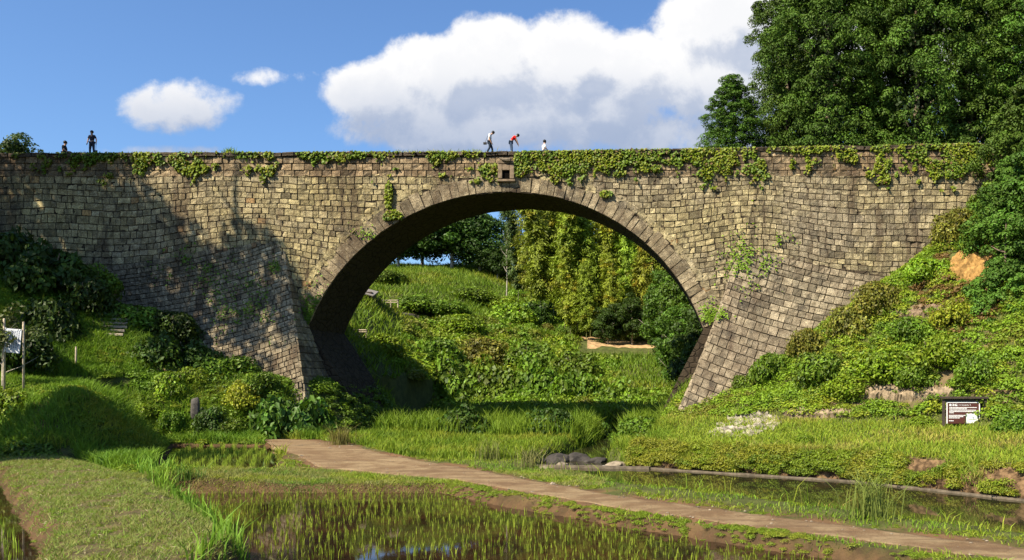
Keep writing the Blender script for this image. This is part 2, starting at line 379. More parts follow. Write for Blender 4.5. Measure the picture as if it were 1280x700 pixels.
def height(X, Y):
    X = np.asarray(X, float); Y = np.asarray(Y, float)
    z = 0.10+0.42*sm(-14, -21, X)*sm(70, 60, Y)
    # levee between the paddies
    z = np.maximum(z, 0.22+0.55*sm(3.0, 1.2, dline(X, Y, LEVEE)))
    # valley behind the bridge
    zb = np.interp(Y, [68, 76, 100, 109, 110.5, 118, 140, 170, 230, 330, 700], [0, .5, 5.6, 7.6, 8.4, 8.8, 13, 18, 23, 21, 15])
    zb = zb+8.5*sm(-10, -46, X)*sm(80, 126, Y)*sm(330, 200, Y)
    zb = zb+20*sm(1.0, 14, X)*sm(64, 70, Y)
    z = np.where(Y > 66, np.maximum(zb*sm(64, 72, Y), z*sm(78, 70, Y)), z)
    # left bank terrace and hill
    pl = 4.3*sm(-4.6, 0.3, sdf(X, Y, PL_LEFT)+0.35*(fbm(X*.5, Y*.5, 5)-.5))
    z = np.maximum(z, pl)
    z = np.maximum(z, (3.75+.25*sm(-33, -38, X))*sm(-4.8, 0.4, sdf(X, Y, MOUND)+0.5*(fbm(X*.5, Y*.5, 6)-.5)))
    xe = np.where(Y < 66, -32-np.maximum(0, 57-Y)*0.9, -32+6*sm(66, 74, Y))
    hl = 4.3+np.where(Y < 66, 0.55, 0.55+.25*sm(66, 74, Y))*(xe-X)
    cap = 19.6+0*X
    hl = np.minimum(np.where(X < xe, hl, 0), cap)*sm(125, 100, Y)*sm(22, 40, Y)
    z = np.maximum(z, hl)
    # right bank
    s = sdf(X, Y, W_REG)
    ps = np.interp(s, [-1, -.15, .1, .45, 3.5, 8.6, 10, 12.3, 14, 40], [-1.4, -1.2, -.3, .75, 1.1, 1.8, 2.3, 3.5, 3.8, 4.6])
    pw = np.interp(X+4.2, [-.6, 0, .4, 2.6, 4, 40], [-1.3, -.8, .2, 3.2, 3.7, 60])
    pr = np.where(Y > 46.5, np.minimum(ps, pw), ps)
    hr = np.minimum(3.4+0.72*np.maximum(0, (X-2)-np.maximum(0, 58-Y)*1.0), 20.3)
    hr = np.where(X > 2, hr, 0)*sm(6, 11, s)
    hr = np.where(Y > 69, 0, hr)
    right = np.where(s > -.8, np.maximum(pr, hr), -5)
    right = np.where(Y < 70, right, -5)
    z = np.maximum(z, right)
    # river bed
    rv = sdf(X, Y, RIVER)
    z = z*(1-sm(-.7, .25, rv))+(-1.35)*sm(-.7, .25, rv)
    # roughness
    near = sm(14, 22, np.hypot(X+10, Y-24))
    z = z+(fbm(X*.35, Y*.35, 1)-.5)*(0.12+0.5*sm(52, 80, Y)+0.5*sm(3, 10, z))
    z = z+(fbm(X*1.7, Y*1.7, 11, 3)-.5)*0.10*sm(0.0, 0.6, np.abs(z+.2))
    # track and paddies are level
    d, zv = dline(X, Y, P_MID, vals=P_MIDZ)
    ins_ = sdf(X, Y, P_POLY)
    k = sm(-1.4, -.1, ins_); z = z*(1-k)+(zv-.03)*k
    for P_, wz in ((PADDY_MAIN, -.12), (PADDY_SMALL, .36), (PADDY_LEFT, .30)):
        q = sdf(X, Y, P_)+0.25*(fbm(X*1.3, Y*1.3, 21)-.5)
        z = np.where(q > -.05, np.minimum(z, wz-.12-0.1*sm(0, .3, q)), z)
        k = sm(-.45, .1, q); z = z*(1-k)+(wz-.2)*k
    # buried below the bridge
    return z
def hz(x, y): return float(height(np.array([x]), np.array([y]))[0])
def hit(px, py):
    """where a line of sight meets the land"""
    Ys = np.concatenate([np.arange(15, 90, .1), np.arange(90, 320, .4)])
    X = (px-VX)*Ys/F; Z = CH+(VY-py)*Ys/F
    h = height(X, Ys); i = np.argmax(h >= Z)
    if h[i] < Z[i]: i = len(Ys)-1
    return (float(X[i]), float(Ys[i]), float(h[i]))

def hits(pxs, pys, y0=34, y1=63, st=.12):
    pxs = np.asarray(pxs, float).ravel(); pys = np.asarray(pys, float).ravel()
    Ys = np.arange(y0, y1, st)[None, :]
    X = (pxs[:, None]-VX)*Ys/F; Z = CH+(VY-pys[:, None])*Ys/F
    h = height(X, np.broadcast_to(Ys, X.shape)); ok = h >= Z
    i = np.where(ok.any(1), ok.argmax(1), Ys.size-1); r = np.arange(len(pxs))
    return np.stack([X[r, i], Ys[0, i], h[r, i]], -1)
def axis(segs):
    out = []
    for a, b_, st in segs: out += list(np.arange(a, b_, st))
    return np.array(out+[segs[-1][1]])
gx = axis([(-700,-200,50),(-200,-90,5),(-90,-46,1.2),(-46,22,.32),(22,60,1.5),(60,200,8),(200,700,50)])
gy = axis([(-300,-20,25),(-20,14,3),(14,60,.3),(60,80,.5),(80,150,1.2),(150,360,5),(360,1200,40)])
GX, GY = np.meshgrid(gx, gy); GZ = height(GX, GY)
def ground_color(X, Y, Z):
    c = np.zeros(X.shape+(3,)); c[:] = (0.070, 0.082, 0.022)
    def put(m, cc): c[:] = c*(1-m[..., None])+np.array(cc)*m[..., None]
    n = fbm(X*.22, Y*.22, 31); n2 = fbm(X*.9, Y*.9, 41)
    put(sm(.45, .62, n), (0.075, 0.085, 0.025))
    d = sdf(X, Y, P_POLY); put(sm(-1.2, 0, d)*sm(.35, .6, n2+.1), (0.15, 0.085, 0.045))
    lv = dline(X, Y, LEVEE); put(sm(2.4, 1.2, lv)*.8, (0.135, 0.10, 0.05))
    for P_ in (PADDY_MAIN, PADDY_SMALL, PADDY_LEFT):
        put(sm(-.9, -.2, sdf(X, Y, P_)), (0.085, 0.05, 0.026))
    s = sdf(X, Y, W_REG)
    put(sm(1.1, .5, s)*sm(-.5, .1, s)*(Y < 60), (0.13, 0.085, 0.045))
    put(sm(8.6, 9.4, s)*sm(13, 11.5, s)*sm(.42, .55, n2)*(Y < 60)*(X > -3), (0.15, 0.11, 0.06))
    return c
gc = ground_color(GX, GY, GZ)
ny, nx = GX.shape
idx = np.arange(ny*nx).reshape(ny, nx)
fq = np.stack([idx[:-1, :-1], idx[:-1, 1:], idx[1:, 1:], idx[1:, :-1]], -1).reshape(-1, 4)
ground = link('ground', polymesh('ground', np.stack([GX, GY, GZ], -1).reshape(-1, 3), fq, 4, gc.reshape(-1, 3), True), M_GROUND)
tag(ground, 'grassy valley floor and hillsides on both sides of the bridge', kind='structure')

def sheet(name, poly, z, mat, label, zfun=None):
    b = bmesh.new(); vs = [b.verts.new((x, y, z)) for x, y in poly]
    b.faces.new(vs); bmesh.ops.triangulate(b, faces=b.faces)
    bmesh.ops.recalc_face_normals(b, faces=b.faces)
    for f in b.faces:
        if f.normal.z < 0: f.normal_flip()
    me = bpy.data.meshes.new(name); b.to_mesh(me); b.free()
    return tag(link(name, me, mat), label, kind='structure')
def grow(P, d):
    cx = sum(p[0] for p in P)/len(P); cy = sum(p[1] for p in P)/len(P)
    return [(x+d*(x-cx)/math.hypot(x-cx, y-cy), y+d*(y-cy)/math.hypot(x-cx, y-cy)) for x, y in P]
sheet('paddy_water', grow(PADDY_MAIN, .35), -.12, M_PADDY, 'flooded brown rice paddy in front, reflecting the stone bridge')
sheet('paddy_water', grow(PADDY_SMALL, .35), .36, M_PADDY, 'small flooded rice paddy below the left grass bank')
sheet('paddy_water', grow(PADDY_LEFT, .35), .30, M_PADDY, 'muddy flooded paddy corner left of the mown levee')
sheet('river_water', [(47, -6), (27, 3), (8.0, 22.9), (2.4, 28.5), (-3.4, 34.0), (-7.3, 38.6), (-10.8, 46), (-11.8, 52), (-11.8, 78), (-3, 78), (-3, 48), (8, 41.6), (13.2, 35.2), (26, 20.5)], -.47, M_RIVER, 'still green brown river between the dirt path and the right bank')
# the dirt track: a strip 4 mm over its bed with a ragged edge
def strip(name, A, B, mat, label, lift=0.012, n=160, m=9, rag=0.35):
    A = np.array(A); B = np.array(B)
    def res(P):
        d = np.concatenate([[0], np.cumsum(np.linalg.norm(np.diff(P[:, :2], axis=0), axis=1))]); d /= d[-1]
        t = np.linspace(0, 1, n); return np.stack([np.interp(t, d, P[:, k]) for k in range(3)], -1)
    a, b_ = res(A), res(B); t = np.linspace(0, 1, m)[None, :, None]
    G = a[:, None]*(1-t)+b_[:, None]*t
    w = np.linspace(-1, 1, m)[None, :]
    jj = ((fbm(G[..., 0]*.7, G[..., 1]*.7, 77)-.45)+.5*(fbm(G[..., 0]*3, G[..., 1]*3, 78)-.5))*rag*np.abs(w)**3
    dv = b_-a; dv /= np.linalg.norm(dv, axis=1)[:, None]+1e-9
    G = G+dv[:, None]*(jj*np.sign(w))[..., None]
    G[..., 2] = np.maximum(G[..., 2]-.03, height(G[..., 0], G[..., 1]))+lift
    G[:, [0, -1], 2] -= lift+.14
    ii = np.arange(n*m).reshape(n, m)
    q = np.stack([ii[:-1, :-1], ii[:-1, 1:], ii[1:, 1:], ii[1:, :-1]], -1).reshape(-1, 4)
    me = polymesh(name, G.reshape(-1, 3), q, 4, None, True)
    if me.polygons[0].normal.z < 0: me.flip_normals()
    return tag(link(name, me, mat), label, kind='structure')
strip('path', P_TOP, P_BOT, M_PATH, 'sandy brown dirt track curving between the rice paddy and the river', n=320, m=13, rag=1.3)
# ------------------------------------------------------------------ the stone aqueduct bridge
XC, CZ, RZ = -14.0, 2.9, 14.6
AXL, AXR = 15.1, 14.6
def Earch(X, Z):
    X = np.asarray(X, float); Z = np.asarray(Z, float)
    return np.hypot((X-XC)/np.where(X < XC, AXL, AXR), (Z-CZ)/RZ)
def TOP(X): return np.interp(X, [-70, -45, -13, 19, 40], [20.15, 20.2, 20.3, 20.85, 21.1])
HB = {-1: (-30.2, 14.7), 1: (2.2, 14.0)}           # upper ends of the two flared buttress edges
def hump(X, b):
    """courses arch up over the buttresses and sag between them"""
    A = 1.15*sm(19.4, 13.0, b)
    return A*(np.exp(-((X+31.0)/6.5)**2)+np.exp(-((X-3.0)/6.5)**2)-0.55)+0.10*np.sin(X*.5)+.30*(fbm(X*.22, np.asarray(b)*.35, 63)-.5)+.16*(fbm(X*.9, np.asarray(b)*1.3, 64)-.5)
def gen_stones(cells, fn, g=0.013, D=0.040, m=5, colf=None, rough=0.012, te=.04):
    """rough-hewn pillow stones, cells (n,4): a0 a1 b0 b1"""
    cells = np.asarray(cells, float); n = len(cells)
    t = np.array([0, te, .5, 1-te, 1.0]) if m == 5 else np.linspace(0, 1, m)
    S, T = np.meshgrid(t, t)
    a0, a1, b0, b1 = [cells[:, k][:, None, None] for k in range(4)]
    jit = lambda: rng.uniform(-.014, .014, (n, 1, 1))
    a = a0+g+jit()+(a1-a0-2*g)*S+jit()*(1-S)*T
    bb = b0+g+jit()*.5+(b1-b0-2*g)*T+jit()*S*.6
    inner = ((S > 0.01) & (S < .99) & (T > .01) & (T < .99))
    depth = D*rng.uniform(.55, 1.25, (n, 1, 1))
    d = np.where(inner, depth, -.03)+np.where(inner, rng.normal(0, rough, (n, m, m)), 0)
    d = d+np.where(inner, rng.normal(0, .032, (n, 1, 1))*(S-.5)+rng.normal(0, .032, (n, 1, 1))*(T-.5), 0)
    ctr = inner & (np.abs(S-.5) < .1) & (np.abs(T-.5) < .1)
    d = d+np.where(ctr, .003, 0)
    P = np.stack(fn(a.ravel(), bb.ravel(), d.ravel()), -1)
    ii = np.arange(n*m*m).reshape(n, m, m)
    q = np.stack([ii[:, :-1, :-1], ii[:, :-1, 1:], ii[:, 1:, 1:], ii[:, 1:, :-1]], -1).reshape(-1, 4)
    C = np.repeat(colf(P.reshape(n, m*m, 3)[:, (m*m)//2]), m*m, axis=0)
    return P, q, C
def stone_cols(P, base, alt, var=.3):
    n = len(P)
    k = np.clip(fbm(P[:, 0]*.13, P[:, 2]*.2, 61)*2.4-.7+rng.normal(0, .12, n), 0, 1)[:, None]
    c = np.array(base)*(1-k)+np.array(alt)*k
    c = c*np.clip(rng.normal(1, var, n), .45, 1.6)[:, None]
    red = (rng.random(n) < .006)[:, None]; c = np.where(red, c*np.array((1.05, .8, .65)), c)
    return c

bridge = empty('stone_bridge', (XC, 65, 0))
tag(bridge, 'old arched stone aqueduct bridge with a single round arch, spanning the valley', 'bridge')
def bpart(name, P, q, C, mat, smooth=False):
    P = P-np.array((XC, 65, 0))
    return link(name, polymesh(name, P, q, 4, C, smooth), mat, bridge)
# core solid with the arch cut out of it
zs = np.linspace(7.8, CZ+RZ, 40)
left = [(XC-AXL*math.sqrt(max(0, 1-((z-CZ)/RZ)**2)), z) for z in zs]
right = [(XC+AXR*math.sqrt(max(0, 1-((z-CZ)/RZ)**2)), z) for z in zs][::-1]
outline = [(-60, -3), (-24.0, -3), (-24.4, 1.2), (-26.0, 4.4)]+left+right[1:]+[(-2.0, 4.4), (-3.6, 1.2), (-4.0, -3), (28, -3)]
outline += [(x, float(TOP(x))) for x in np.linspace(28, -60, 45)]
b_ = bmesh.new()
fv = [b_.verts.new((x-XC, BF-65, z)) for x, z in outline]
face = b_.faces.new(fv)
ext = bmesh.ops.extrude_face_region(b_, geom=[face])
for v in ext['geom']:
    if isinstance(v, bmesh.types.BMVert): v.co.y += BB-BF
bmesh.ops.triangulate(b_, faces=[f for f in b_.faces if len(f.verts) > 4])
bmesh.ops.recalc_face_normals(b_, faces=b_.faces)
me = bpy.data.meshes.new('wall'); b_.to_mesh(me); b_.free()
me.materials.append(M_CORE); me.materials.append(M_JOINT)
for p_ in me.polygons:
    if p_.normal.y < -.9: p_.material_index = 1
link('wall', me, None, bridge)

# coursed face
def row_cells(x0, x1, b0, b1, w0, w1):
    out = []; x = x0-rng.uniform(0, .5)
    while x < x1:
        w = rng.uniform(w0, w1)*(1.0 if rng.random() > .15 else 1.35); out.append((x, x+w, b0, b1)); x += w
    return out
def face_map(a, b, d): return (a, BF-d, b+hump(a, b))
def edgeX(side, Z):
    x0, z0 = HB[side]; q = np.clip((z0-np.asarray(Z, float))/11.5, 0, 2); return x0-side*3.9*q**1.25
def flare(side, Z, a=0):
    z0 = HB[side][1]-0.16*np.asarray(a, float); q = np.clip((z0-np.asarray(Z, float))/11.5, 0, 2); return 5.0*q**1.55
cells = []; b0 = 3.0
while b0 < 18.7:
    h = rng.uniform(.36, .54); cells += row_cells(-52, 22, b0, min(b0+h, 18.75), .32, .72); b0 += h
C0 = np.array(cells)
def filt(c):
    ok = np.ones(len(c), bool)
    for fa, fb in ((0, 2), (1, 2), (0, 3), (1, 3)):
        a, b = c[:, fa], c[:, fb]; z = b+hump(a, b)
        ok &= ~((Earch(a, z) < 1.035) & (z > 7)) & ~((z <= 7.4) & (a > -28.6) & (a < .6)) & (z < TOP(a)-.35)
    mx = (c[:, 0]+c[:, 1])/2; mz = (c[:, 2]+c[:, 3])/2; mz = mz+hump(mx, mz)
    ok &= Earch(mx, mz) > 1.07
    ok &= ~((mx < -30.5) & (flare(-1, mz, -30.2-mx) > .5)) & ~((mx > 2.6) & (flare(1, mz, mx-2.2) > .5))
    return c[ok]
fcol = lambda P: stone_cols(P, np.array((0.50, 0.42, 0.205)), np.array((0.39, 0.33, 0.21)), .21)*np.where(P[:, :1] > -8, np.array((.93, .93, 1.02)), 1.0)
P, q, C = gen_stones(filt(C0), face_map, colf=fcol)
bpart('masonry', P, q, C, M_STONE)
# rougher spandrel band under the coping
cells = []; b0 = 18.55
while b0 < 20.6:
    h = rng.uniform(.34, .5); cells += row_cells(-52, 24, b0, b0+h, .35, .9); b0 += h
cells = np.array(cells); mx = (cells[:, 0]+cells[:, 1])/2
cells = cells[(cells[:, 3] < TOP(mx)-.16)]
bcol = lambda P: stone_cols(P, (0.24, 0.165, 0.095), (0.36, 0.275, 0.17), .30)
P, q, C = gen_stones(cells, lambda a, b, d: (a, BF-d-.02, b), colf=bcol, rough=.024, D=.04)
bpart('spandrel_band', P, q, C, M_STONE)
# coping slabs
cells = [(c[0], c[1], 0, .30) for c in row_cells(-52, 24, 0, 1, .6, 1.4)]
P, q, C = gen_stones(cells, lambda a, b, d: (a, BF-.10-d, TOP(a)-.28+b+.03*np.sin(a*2.1)), colf=lambda P: stone_cols(P, (0.075, .055, .04), (.13, .105, .075), .3), D=.09)
n0 = len(P)
cells2 = [(x, x+.8, 0, 1) for x in np.arange(-60, 28, .8)]
P2, q2, C2 = gen_stones(cells2, lambda a, b, d: (a, BF-.2+b*(BB-BF+.4), TOP(a)-.06+d), colf=lambda P: stone_cols(P, (0.16, .13, .10), (.24, .2, .15), .2), g=.0)
bpart('coping', np.vstack([P, P2]), np.vstack([q, q2+n0]), np.vstack([C, C2]), M_STONE)
# arch ring of voussoirs
ang0 = math.asin((7.8-CZ)/RZ)
ths = np.linspace(math.pi-ang0, ang0, 400)
ax_ = np.where(np.cos(ths) < 0, AXL, AXR)
cx = XC+ax_*np.cos(ths); cz_ = CZ+RZ*np.sin(ths)
sl = np.concatenate([[0], np.cumsum(np.hypot(np.diff(cx), np.diff(cz_)))])
nx_ = np.cos(ths)/ax_; nz_ = np.sin(ths)/RZ; nn = np.hypot(nx_, nz_); nx_ /= nn; nz_ /= nn
def ring_map(a, b, d): return (np.interp(a, sl, cx)+b*np.interp(a, sl, nx_), BF-d, np.interp(a, sl, cz_)+b*np.interp(a, sl, nz_))
cells = []; a0 = 0
while a0 < sl[-1]-.2:
    w = rng.uniform(.45, .78); a1 = min(a0+w, sl[-1])
    cells.append((a0, a1, -.02, rng.uniform(1.05, 1.3))); a0 = a1
rcol = lambda P: stone_cols(P, (0.32, .255, .16), (.41, .34, .225), .13)
P, q, C = gen_stones(cells, ring_map, D=.06, g=.010, colf=rcol, rough=.016, te=.03)
bpart('arch_ring', P, q, C, M_STONE)
cells = []; a0 = 0                                  # a thinner second ring
while a0 < sl[-1]-.2:
    w = rng.uniform(.5, 1.0); a1 = min(a0+w, sl[-1]); cells.append((a0, a1, 1.22, 1.22+rng.uniform(.4, .52))); a0 = a1
P, q, C = gen_stones(cells, ring_map, D=.045, g=.015, colf=fcol)
ok = np.repeat((P.reshape(-1, 25, 3)[:, 12, 2] < 18.2), 16)
bpart('masonry', P, q[ok], C, M_STONE)
# flared buttresses either side of the arch
for side in (-1, 1):
    Lx = 20.0
    def surf(a, b, d, side=side):
        Z = b-.30*np.maximum(0, 9-np.abs(a-0))*0 - .38*(10-10*np.exp(-a/10.0))
        X = edgeX(side, Z)+side*a
        p = flare(side, Z, a)
        r = .35*np.exp(-a/.35)                      # the corner is worn round
        return (X, BF-p-d+r*.5, Z)
    A_, B_ = np.meshgrid(np.linspace(0, Lx, 50), np.linspace(-2, 16.5, 40))
    G = np.stack(surf(A_.ravel(), B_.ravel(), -.03), -1); G[:, 1] = np.minimum(G[:, 1], BF+.03)
    ii = np.arange(A_.size).reshape(A_.shape)
    qs = np.stack([ii[:-1, :-1], ii[:-1, 1:], ii[1:, 1:], ii[1:, :-1]], -1).reshape(-1, 4)
    Gr = np.concatenate([G, np.stack([G[ii[:, 0], 0]+side*.0, np.full(40, BF+.05), G[ii[:, 0], 2]], -1)])
    e = ii[:, 0]; f_ = len(G)+np.arange(40)
    qr = np.stack([e[:-1], e[1:], f_[1:], f_[:-1]], -1)
    root = link('buttress', polymesh('buttress', Gr-np.array((XC, 65, 0)), np.vstack([qs, qr]), 4, None, True), M_JOINT, bridge)
    cells = []; b0 = -1.0
    while b0 < 15.4:
        h = rng.uniform(.40, .62) if side > 0 else rng.uniform(.26, .42)
        for c in row_cells(0.0, Lx, b0, b0+h, *((.38, .85) if side > 0 else (.22, .55))):
            c = (max(0, c[0]), c[1], c[2], c[3])
            if c[1]-c[0] > .15: cells.append(c)
        b0 += h
    cells = np.array(cells)
    mX, mY, mZ = surf((cells[:, 0]+cells[:, 1])/2, (cells[:, 2]+cells[:, 3])/2, 0)
    cells = cells[(flare(side, mZ, (cells[:, 0]+cells[:, 1])/2) > .05) & (mZ > .5)]
    scol = (lambda P: stone_cols(P, (0.39, .335, .235), (.29, .235, .165), .22)) if side > 0 else (lambda P: stone_cols(P, (0.40, .345, .235), (.29, .24, .16), .2))
    P, q, C = gen_stones(cells, surf, colf=scol, D=.055, rough=.02, g=.014)
    me = polymesh('masonry', P-np.array((XC, 65, 0)), q, 4, C, False)
    link('masonry', me, M_STONE, root)
    # the return face of the corner
    def ret(a, b, d, side=side): return (edgeX(side, b)-side*d, BF-flare(side, b)*(1-a)+.1, b)
    cells = []; b0 = 1.0
    while b0 < HB[side][1]-1.5:
        h = rng.uniform(.42, .6); w = float(flare(side, b0)); k = max(1, int(w/.8))
        cells += [(i/k, (i+1)/k, b0, b0+h) for i in range(k)]; b0 += h
    P, q, C = gen_stones(cells, ret, colf=scol, D=.09, g=.01)
    link('corner_masonry', polymesh('corner_masonry', P-np.array((XC, 65, 0)), q, 4, C, False), M_STONE, root)
# the water outlet over the crown
out = BM()
ox, oz = -14.15-XC, 18.25
out.box((ox, BF-65-.12, oz), (1.3, .42, .16), bev=.03)
out.box((ox-.42, BF-65-.12, oz+.62), (.30, .42, 1.0), bev=.03).box((ox+.42, BF-65-.12, oz+.62), (.30, .42, 1.0), bev=.03)
out.box((ox, BF-65-.10, oz+1.28), (1.15, .40, .2), bev=.03).box((ox, BF-65-.11, oz+.92), (.52, .38, .40), bev=.02)
ou = out.done('water_outlet', plain('outlet_stone', (.17, .125, .08), .9, .2, .35, 3, .03), bridge)
BM().box((ox, BF-65-.135, oz+.40), (.50, .03, .56)).done('spout_hole_shade', plain('hole_shade_black', (.006, .005, .004), 1, 0, 0), ou)  # near-black panel in the frame, the hole's shade put into its colour
BM().tube([(ox-.45, BF-65-.3, oz+1.55), (ox-.1, BF-65-.42, oz+1.42), (ox+.35, BF-65-.42, oz+1.40)], [.06, .12, .16], 8).done('spout_pipe', M_CONC, ou)
# ------------------------------------------------------------------ foliage tools
def unit(v): return v/(np.linalg.norm(v, axis=-1, keepdims=True)+1e-9)
def leaf_quads(P, Nn, Lg, Wd, up=None, droop=0.0):
    """rhombic leaves at P with normals Nn"""
    n = len(P)
    t = rng.normal(0, 1, (n, 3))
    if up is not None: t = t*.6+np.asarray(up)
    t = unit(t-(t*Nn).sum(-1, keepdims=True)*Nn); b = np.cross(Nn, t)
    Lg = np.broadcast_to(np.asarray(Lg, float), (n,))[:, None]; Wd = np.broadcast_to(np.asarray(Wd, float), (n,))[:, None]
    k = rng.uniform(.7, 1.3, (n, 1)); Lg = Lg*k; Wd = Wd*k
    return np.stack([P-t*Lg*.5, P+b*Wd*.5-t*Lg*.05, P+t*Lg*.5-Nn*Lg*.12, P-b*Wd*.5-t*Lg*.05], 1)
def sphere_dirs(n, up=0.0):
    v = rng.normal(0, 1, (n, 3)); v[:, 2] += up; return unit(v)
def blob_leaves(cent, rad, npb, Lg, Wd, col, cvar=.18, lvar=.14, rough=.55, flat=.8, upb=.35, shell=.72):
    """leaf-covered puffs; returns quads and colours"""
    cent = np.asarray(cent, float); rad = np.asarray(rad, float); k = len(cent)
    d = sphere_dirs(k*npb, upb); c = np.repeat(cent, npb, 0); r = np.repeat(rad, npb)[:, None]
    rr = rng.uniform(shell, 1.03, (k*npb, 1))
    P = c+d*r*rr*np.array((1, 1, flat))
    Nn = unit(d+rng.normal(0, rough, d.shape)+np.array((0, 0, .25)))
    Q = leaf_quads(P, Nn, Lg, Wd)
    base = np.asarray(col, float)
    if base.ndim == 1: base = np.repeat(base[None], k, 0)
    cb = base*np.clip(rng.normal(1, cvar, (k, 1)), .5, 1.7)
    cl = np.repeat(cb, npb, 0)*np.clip(rng.normal(1, lvar, (k*npb, 1)), .5, 1.7)
    cl = cl*(1+rng.normal(0, .06, (k*npb, 3)))
    return Q, np.clip(cl, .003, .6)
def cat(*parts): return np.concatenate([p[0] for p in parts]), np.concatenate([p[1] for p in parts])

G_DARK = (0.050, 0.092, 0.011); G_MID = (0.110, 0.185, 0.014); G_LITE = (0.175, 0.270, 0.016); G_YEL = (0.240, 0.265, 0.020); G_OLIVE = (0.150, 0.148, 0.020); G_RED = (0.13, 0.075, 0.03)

def shrub_mesh(name, col, nb=26, npb=95, leaf=.16, w=.62, rb=(.24, .42), hfac=.75, cvar=.2):
    """a unit shrub, radius about 1, standing on z=0"""
    d = sphere_dirs(nb, .5); d[:, 2] = np.abs(d[:, 2])
    c = d*np.array((.72, .72, hfac*.8))*rng.uniform(.75, 1.05, (nb, 1)); r = rng.uniform(*rb, nb)
    c[:, 2] = np.maximum(c[:, 2], .12)
    a = blob_leaves(c, r, npb, leaf, leaf*w, col, cvar)
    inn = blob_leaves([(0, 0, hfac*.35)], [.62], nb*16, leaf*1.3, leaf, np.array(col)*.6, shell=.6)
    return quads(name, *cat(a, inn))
def twig_mesh(name):
    b = BM()
    for k in range(5):
        a = k*1.26+.4; b.tube([(0.05*math.cos(a), .05*math.sin(a), -.25), (.25*math.cos(a), .25*math.sin(a), .25), (.5*math.cos(a), .5*math.sin(a), .62)], [.035, .025, .01], 5)
    o = b.done(name, M_BARK); me = o.data; bpy.data.objects.remove(o); return me
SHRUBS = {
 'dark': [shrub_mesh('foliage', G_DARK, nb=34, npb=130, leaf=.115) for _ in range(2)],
 'mid': [shrub_mesh('foliage', G_MID, nb=34, npb=140, leaf=.105) for _ in range(2)],
 'lite': [shrub_mesh('foliage', G_LITE, nb=32, npb=130, leaf=.115) for _ in range(2)],
 'olive': [shrub_mesh('foliage', G_OLIVE, nb=38, npb=130, leaf=.09, cvar=.3) for _ in range(2)],
 'yel': [shrub_mesh('foliage', G_YEL, nb=32, npb=130, leaf=.10, cvar=.25) for _ in range(1)],
 'clip': [shrub_mesh('foliage', (.07, .125, .02), nb=70, npb=90, leaf=.085, rb=(.2, .26), hfac=.8, cvar=.08)],
 'broad': [shrub_mesh('foliage', (.080, .155, .020), nb=34, npb=60, leaf=.20, w=.55, rb=(.26, .42))],
}
TWIGS = twig_mesh('stem')
def shrub(name, label, kind, x, y, z, r, h=None, group=None, rz=None, cat_='shrub'):
    """r half width, h height in metres"""
    o = empty(name, (x, y, z), rng.uniform(0, 6.28) if rz is None else rz)
    h = h or r*1.3
    o.scale = (r, r*rng.uniform(.85, 1.1), h/1.05)
    tag(o, label, cat_, group)
    me = SHRUBS[kind][int(rng.integers(len(SHRUBS[kind])))]
    link('foliage', me, M_LEAF, o); link('stem', TWIGS, M_BARK, o)
    return o

# realised small clumps for ground cover
def clump_tpl(n, leaf, w=.55, hf=.7):
    d = sphere_dirs(n, .5); d[:, 2] = np.abs(d[:, 2])
    P = d*np.array((1, 1, hf))*rng.uniform(.55, 1.05, (n, 1))
    return leaf_quads(P, unit(d+rng.normal(0, .6, (n, 3))+np.array((0, 0, .3))), leaf, leaf*w)
TPL_FINE = [clump_tpl(150, .26) for _ in range(5)]
TPL_COARSE = [clump_tpl(90, .36, .6) for _ in range(5)]
def scatter_clumps(P, S, C, tpls, zs=.8, lvar=.2):
    """P (n,3) S (n,) C (n,3) -> quads"""
    Qs, Cs = [], []
    which = rng.integers(len(tpls), size=len(P)); ang = rng.uniform(0, 6.28, len(P))
    for k, T in enumerate(tpls):
        m = which == k; n = m.sum()
        if not n: continue
        ca, sa = np.cos(ang[m]), np.sin(ang[m]); s = S[m]
        Rm = np.zeros((n, 3, 3)); Rm[:, 0, 0] = ca; Rm[:, 0, 1] = -sa; Rm[:, 1, 0] = sa; Rm[:, 1, 1] = ca; Rm[:, 2, 2] = zs
        Q = np.einsum('nij,qvj->nqvi', Rm, T)*s[:, None, None, None]+P[m][:, None, None, :]
        Qs.append(Q.reshape(-1, 4, 3))
        c = np.repeat(C[m], len(T), 0)*np.clip(rng.normal(1, lvar, (n*len(T), 1)), .5, 1.7); Cs.append(c)
    return np.concatenate(Qs), np.clip(np.concatenate(Cs), .003, .6)
def blades(P, H, Wd, C, lean=.35, seg=2, dirx=None):
    """grass blades: P (n,3) roots, H heights"""
    n = len(P); H = np.broadcast_to(H, (n,)); Wd = np.broadcast_to(Wd, (n,))
    a = rng.uniform(0, 6.28, n); w = np.stack([np.cos(a), np.sin(a), np.zeros(n)], -1)*Wd[:, None]*.5
    l = rng.normal(0, lean, (n, 2)); ln = np.stack([l[:, 0], l[:, 1], np.ones(n)], -1)
    p1 = P+ln*(H*.55)[:, None]*np.array((.45, .45, 1)); p2 = P+ln*H[:, None]*np.array((1, 1, .95))
    q1 = np.stack([P-w, P+w, p1+w*.75, p1-w*.75], 1)
    c = C*np.clip(rng.normal(1, .18, (n, 1)), .5, 1.7)
    if seg == 1: return np.stack([P-w, P+w, p2+w*.12, p2-w*.12], 1), np.clip(c, .003, .7)
    q2 = np.stack([p1-w*.75, p1+w*.75, p2+w*.1, p2-w*.1], 1)
    return np.concatenate([q1, q2]), np.clip(np.concatenate([c, c*1.15]), .003, .7)
def inview(x, y, z, mgn=120):
    px = VX+F*x/y; py = VY-F*(z-CH)/y
    return (y > 8) & (px > -mgn) & (px < 1280+mgn) & (py < 700+mgn) & (py > -mgn)
